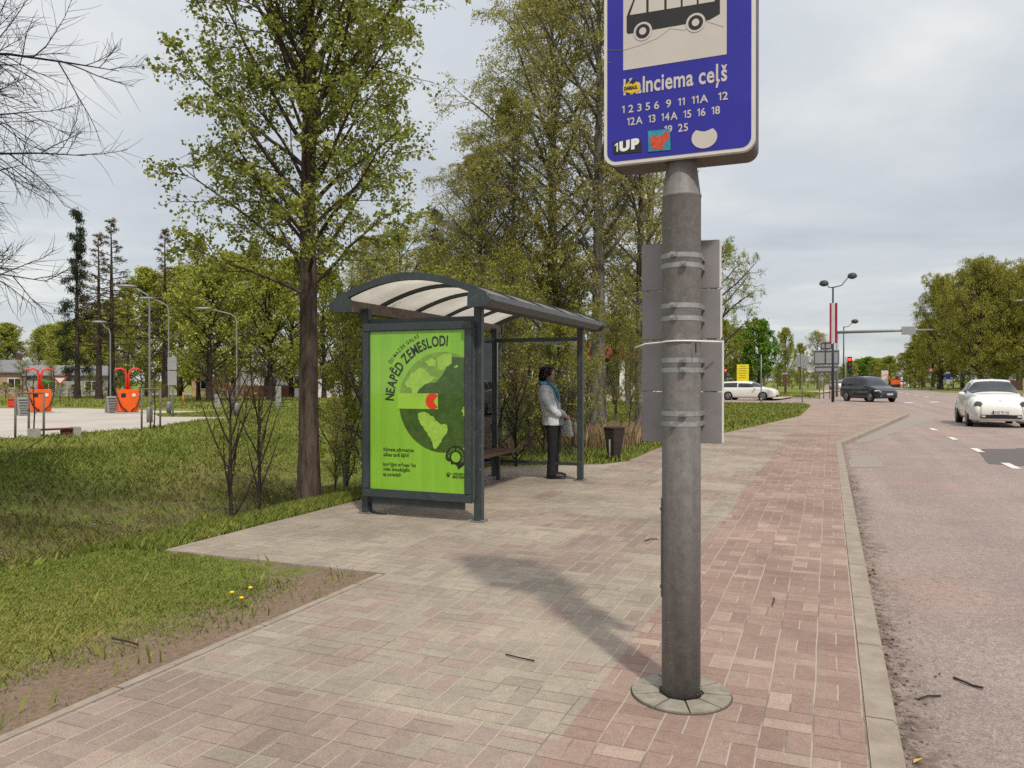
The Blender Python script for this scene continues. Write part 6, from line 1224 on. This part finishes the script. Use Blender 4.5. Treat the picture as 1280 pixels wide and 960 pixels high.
# ------------------------------------------------------------------ houses
def house(px_, D, w_, d_, h, rh, label, wall, roof, rz=0, wins=3, name='house', chimney=True):
    r = at_px(name, px_, D, label, 'house', rz=rz); mb = MB(); mb.bb(-w_/2, w_/2, -d_/2, d_/2, -.2, h); mb.prism([(-w_/2, h), (w_/2, h), (0, h+rh)], lambda x, z, d: (x, -d_/2+d, z), d_) if False else None
    mb.prism([(-d_/2, h+.001), (d_/2, h+.001), (0, h+rh)], lambda y, z, d: (-w_/2+d, y, z), w_); mb.build('wall', wall, r)
    mb = MB(); e_ = .35
    for s in (-1, 1): mb.prism([(0, h+rh+.12), (s*(d_/2+e_), h-e_*rh/(d_/2)+.12), (s*(d_/2+e_), h-e_*rh/(d_/2)), (0, h+rh)], lambda y, z, d: (-w_/2-.3+d, y, z), w_+.6)
    rf = mb.build('roof', roof, r)
    if chimney: mb = MB(); mb.bb(w_*.15, w_*.15+.6, .3, .9, h+rh*.5, h+rh+.8); mb.build('chimney', BROWN, rf)
    for q in range(wins):
        x_ = -w_/2+w_*(q+.5)/wins; mb = MB(); mb.bb(x_-.62, x_+.62, -d_/2-.05, -d_/2+.05, h*.32, h*.74); f_ = mb.build('window', FLAGW, r); mb = MB(); mb.bb(x_-.52, x_-.03, -d_/2-.06, -d_/2-.04, h*.35, h*.71); mb.bb(x_+.03, x_+.52, -d_/2-.06, -d_/2-.04, h*.35, h*.71); mb.build('pane', CGLASS, f_)
    return r
HW = simple('house_white', (0.62, .60, .56), .85, var=.1); HP = simple('house_pink', (0.42, .28, .22), .85, var=.1); HY = simple('house_yellow', (0.46, .33, .16), .85, var=.1); TILE = simple('roof_tile', (0.24, .075, .045), .85, var=.2); GRAYR = simple('roof_grey', (0.20, .20, .21), .8, var=.15)
house(360, 72, 8, 7, 2.9, 1.9, 'white house behind the leaved tree trunk', HW, GRAYR, .3); house(300, 76, 8, 6, 2.6, 1.6, 'low house with grey roof behind the spreading oaks', HY, GRAYR, -.1)
house(4, 84, 8, 7, 2.6, 1.2, 'low pinkish house at the left edge behind the hedge', HP, GRAYR, 0, 4); house(88, 74, 7, 5, 2.2, .8, 'flat grey shed behind the yield sign', simple('shed_grey', (.36, .34, .31), .9), GRAYR, 0, 2, chimney=False)
r = at_px('brown_fence', 325, 66, 'reddish brown board fence between oaks and white house', 'fence')
for q in range(7): mb = MB(); mb.bb(-2.8+q*.8, -2.02+q*.8, -.03, .03, .1, 1.25); mb.build('fence_panel', simple('fence_wood', (.15, .06, .035), .8) if q == 0 else bpy.data.materials['fence_wood'], r)
for q in range(8): mb = MB(); mb.bb(-2.85+q*.8, -2.75+q*.8, -.06, .06, -.1, 1.35); mb.build('fence_post', BROWN, r)
# filling station with red band and white columns behind the birches
r = at_px('filling_station', 790, 78, 'white building with red roof band and white columns behind the birches', 'building', rz=.1)
mb = MB(); mb.bb(-7, 7, 3, 9, -.1, 3.6); mb.build('wall', HW, r); mb = MB(); mb.bb(-7.5, 8, -1, 9.3, 3.62, 4.7, .05); mb.build('roof_band', simple('station_red', (.30, .04, .028), .6), r)
for q in range(6): mb = MB(); mb.bb(-6.5+q*2.6, -6.0+q*2.6, -.6, -.1, -.1, 3.61); mb.build('column', FLAGW, r)
for q in range(4): mb = MB(); mb.bb(-5.5+q*2.9, -3.6+q*2.9, 2.93, 3.05, .9, 2.8); mb.build('window', CGLASS, r)
house(690, 82, 10, 7, 3.4, 2.2, 'yellowish house with red tiled roof behind the waiting woman', HY, TILE, .2)
c = copy_tree(es); c['label'] = 'white estate car parked before the filling station'; p = AtD(815, HORIZON, 70); c.location = (p[0], p[1], float(terrain(p[0], p[1]))+.0); c.rotation_euler = (0, 0, .3)
# ------------------------------------------------------------------ small things on the ground
for px_, py_, lab in ((302, 755, 'yellow dandelion in flower on the near lawn, lowest of three'), (290, 748, 'yellow dandelion in flower on the near lawn, left of three'), (313, 742, 'small yellow dandelion on the near lawn, right of three')):
    p = G(px_, py_); r = empty('dandelion', (p[0], p[1], -.02), random.uniform(0, 6), lab, 'dandelion', 'dandelions on the near lawn'); mb = MB(); mb.ball((0, 0, .062), (.016, .016, .008), 12, 6); mb.build('flower', simple('dandelion_yellow', (.80, .52, .01), .6) if 'dandelion_yellow' not in bpy.data.materials else bpy.data.materials['dandelion_yellow'], r)
    mb = MB(); mb.tube([(0, 0, 0), (.004, 0, .058)], .003, 5); mb.build('stem', bpy.data.materials['linden_leaf'], r)
    mb = MB()
    for q in range(6): a = q*1.05; mb.add([(0, 0, .004), (.04*math.cos(a-.22), .04*math.sin(a-.22), .022), (.085*math.cos(a), .085*math.sin(a), .012), (.04*math.cos(a+.22), .04*math.sin(a+.22), .022)], [(0, 1, 2, 3)])
    mb.build('leaf_rosette', bpy.data.materials['linden_leaf'], r)
TW = simple('twig_dark', (.035, .026, .02), .9)
for pts, z, lab, rr_ in (([(1192, 847), (1204, 853), (1216, 857), (1229, 861)], RZ, 'curved dark twig lying on the asphalt', .006), ([(1148, 874), (1160, 871), (1176, 870)], RZ, 'short broken twig on the asphalt near the kerb', .005), ([(632, 818), (648, 823), (668, 826)], 0, 'short crooked twig on the bricks left of the pole', .004), ([(965, 757), (968, 750), (967, 747)], 0, 'tiny dark twig on the red bricks right of the pole', .004), ([(806, 676), (814, 674), (822, 674)], 0, 'small dark twig on the bricks near the pole shadow', .005), ([(140, 798), (160, 803), (172, 806)], 0, 'dry twig lying on the bare earth beside the bricks', .006)):
    q = [G(a, b, z+.007) for a, b in pts]; mb = MB(); mb.tube([(p[0], p[1], z+.008+.004*(i % 2)) for i, p in enumerate(q)], rr_, 5); tag(mb.build('twig', TW), lab, 'twig')
for px_, py_, z, lab in ((1148, 952, RZ, 'yellow dry leaf in the gutter at the bottom'), (12, 738, -.01, 'pale dry leaf on the near lawn at the left edge')):
    p = G(px_, py_, z+.01); mb = MB(); L_ = .05; mb.add([(p[0]-.02, p[1]-L_*.5, z+.012), (p[0]+.014, p[1]-.01, z+.03), (p[0]+.02, p[1]+L_*.6, z+.016), (p[0]-.016, p[1]+.012, z+.012)], [(0, 1, 2), (0, 2, 3)]); tag(mb.build('dry_leaf', simple('dry_leaf_yellow', (.55, .36, .08), .7) if 'dry_leaf_yellow' not in bpy.data.materials else bpy.data.materials['dry_leaf_yellow']), lab, 'leaf')
p0, p1 = AtD(-60, 628, 8.5), AtD(54, 548, 9.0); mb = MB(); mb.tube([tuple(p0), tuple((p0+p1)/2+np.array([0, 0, .03])), tuple(p1)], [.014, .010, .005], 6); tag(mb.build('leaning_stem', TW), 'long thin dark branch leaning in from the left edge over the ditch', 'branch')
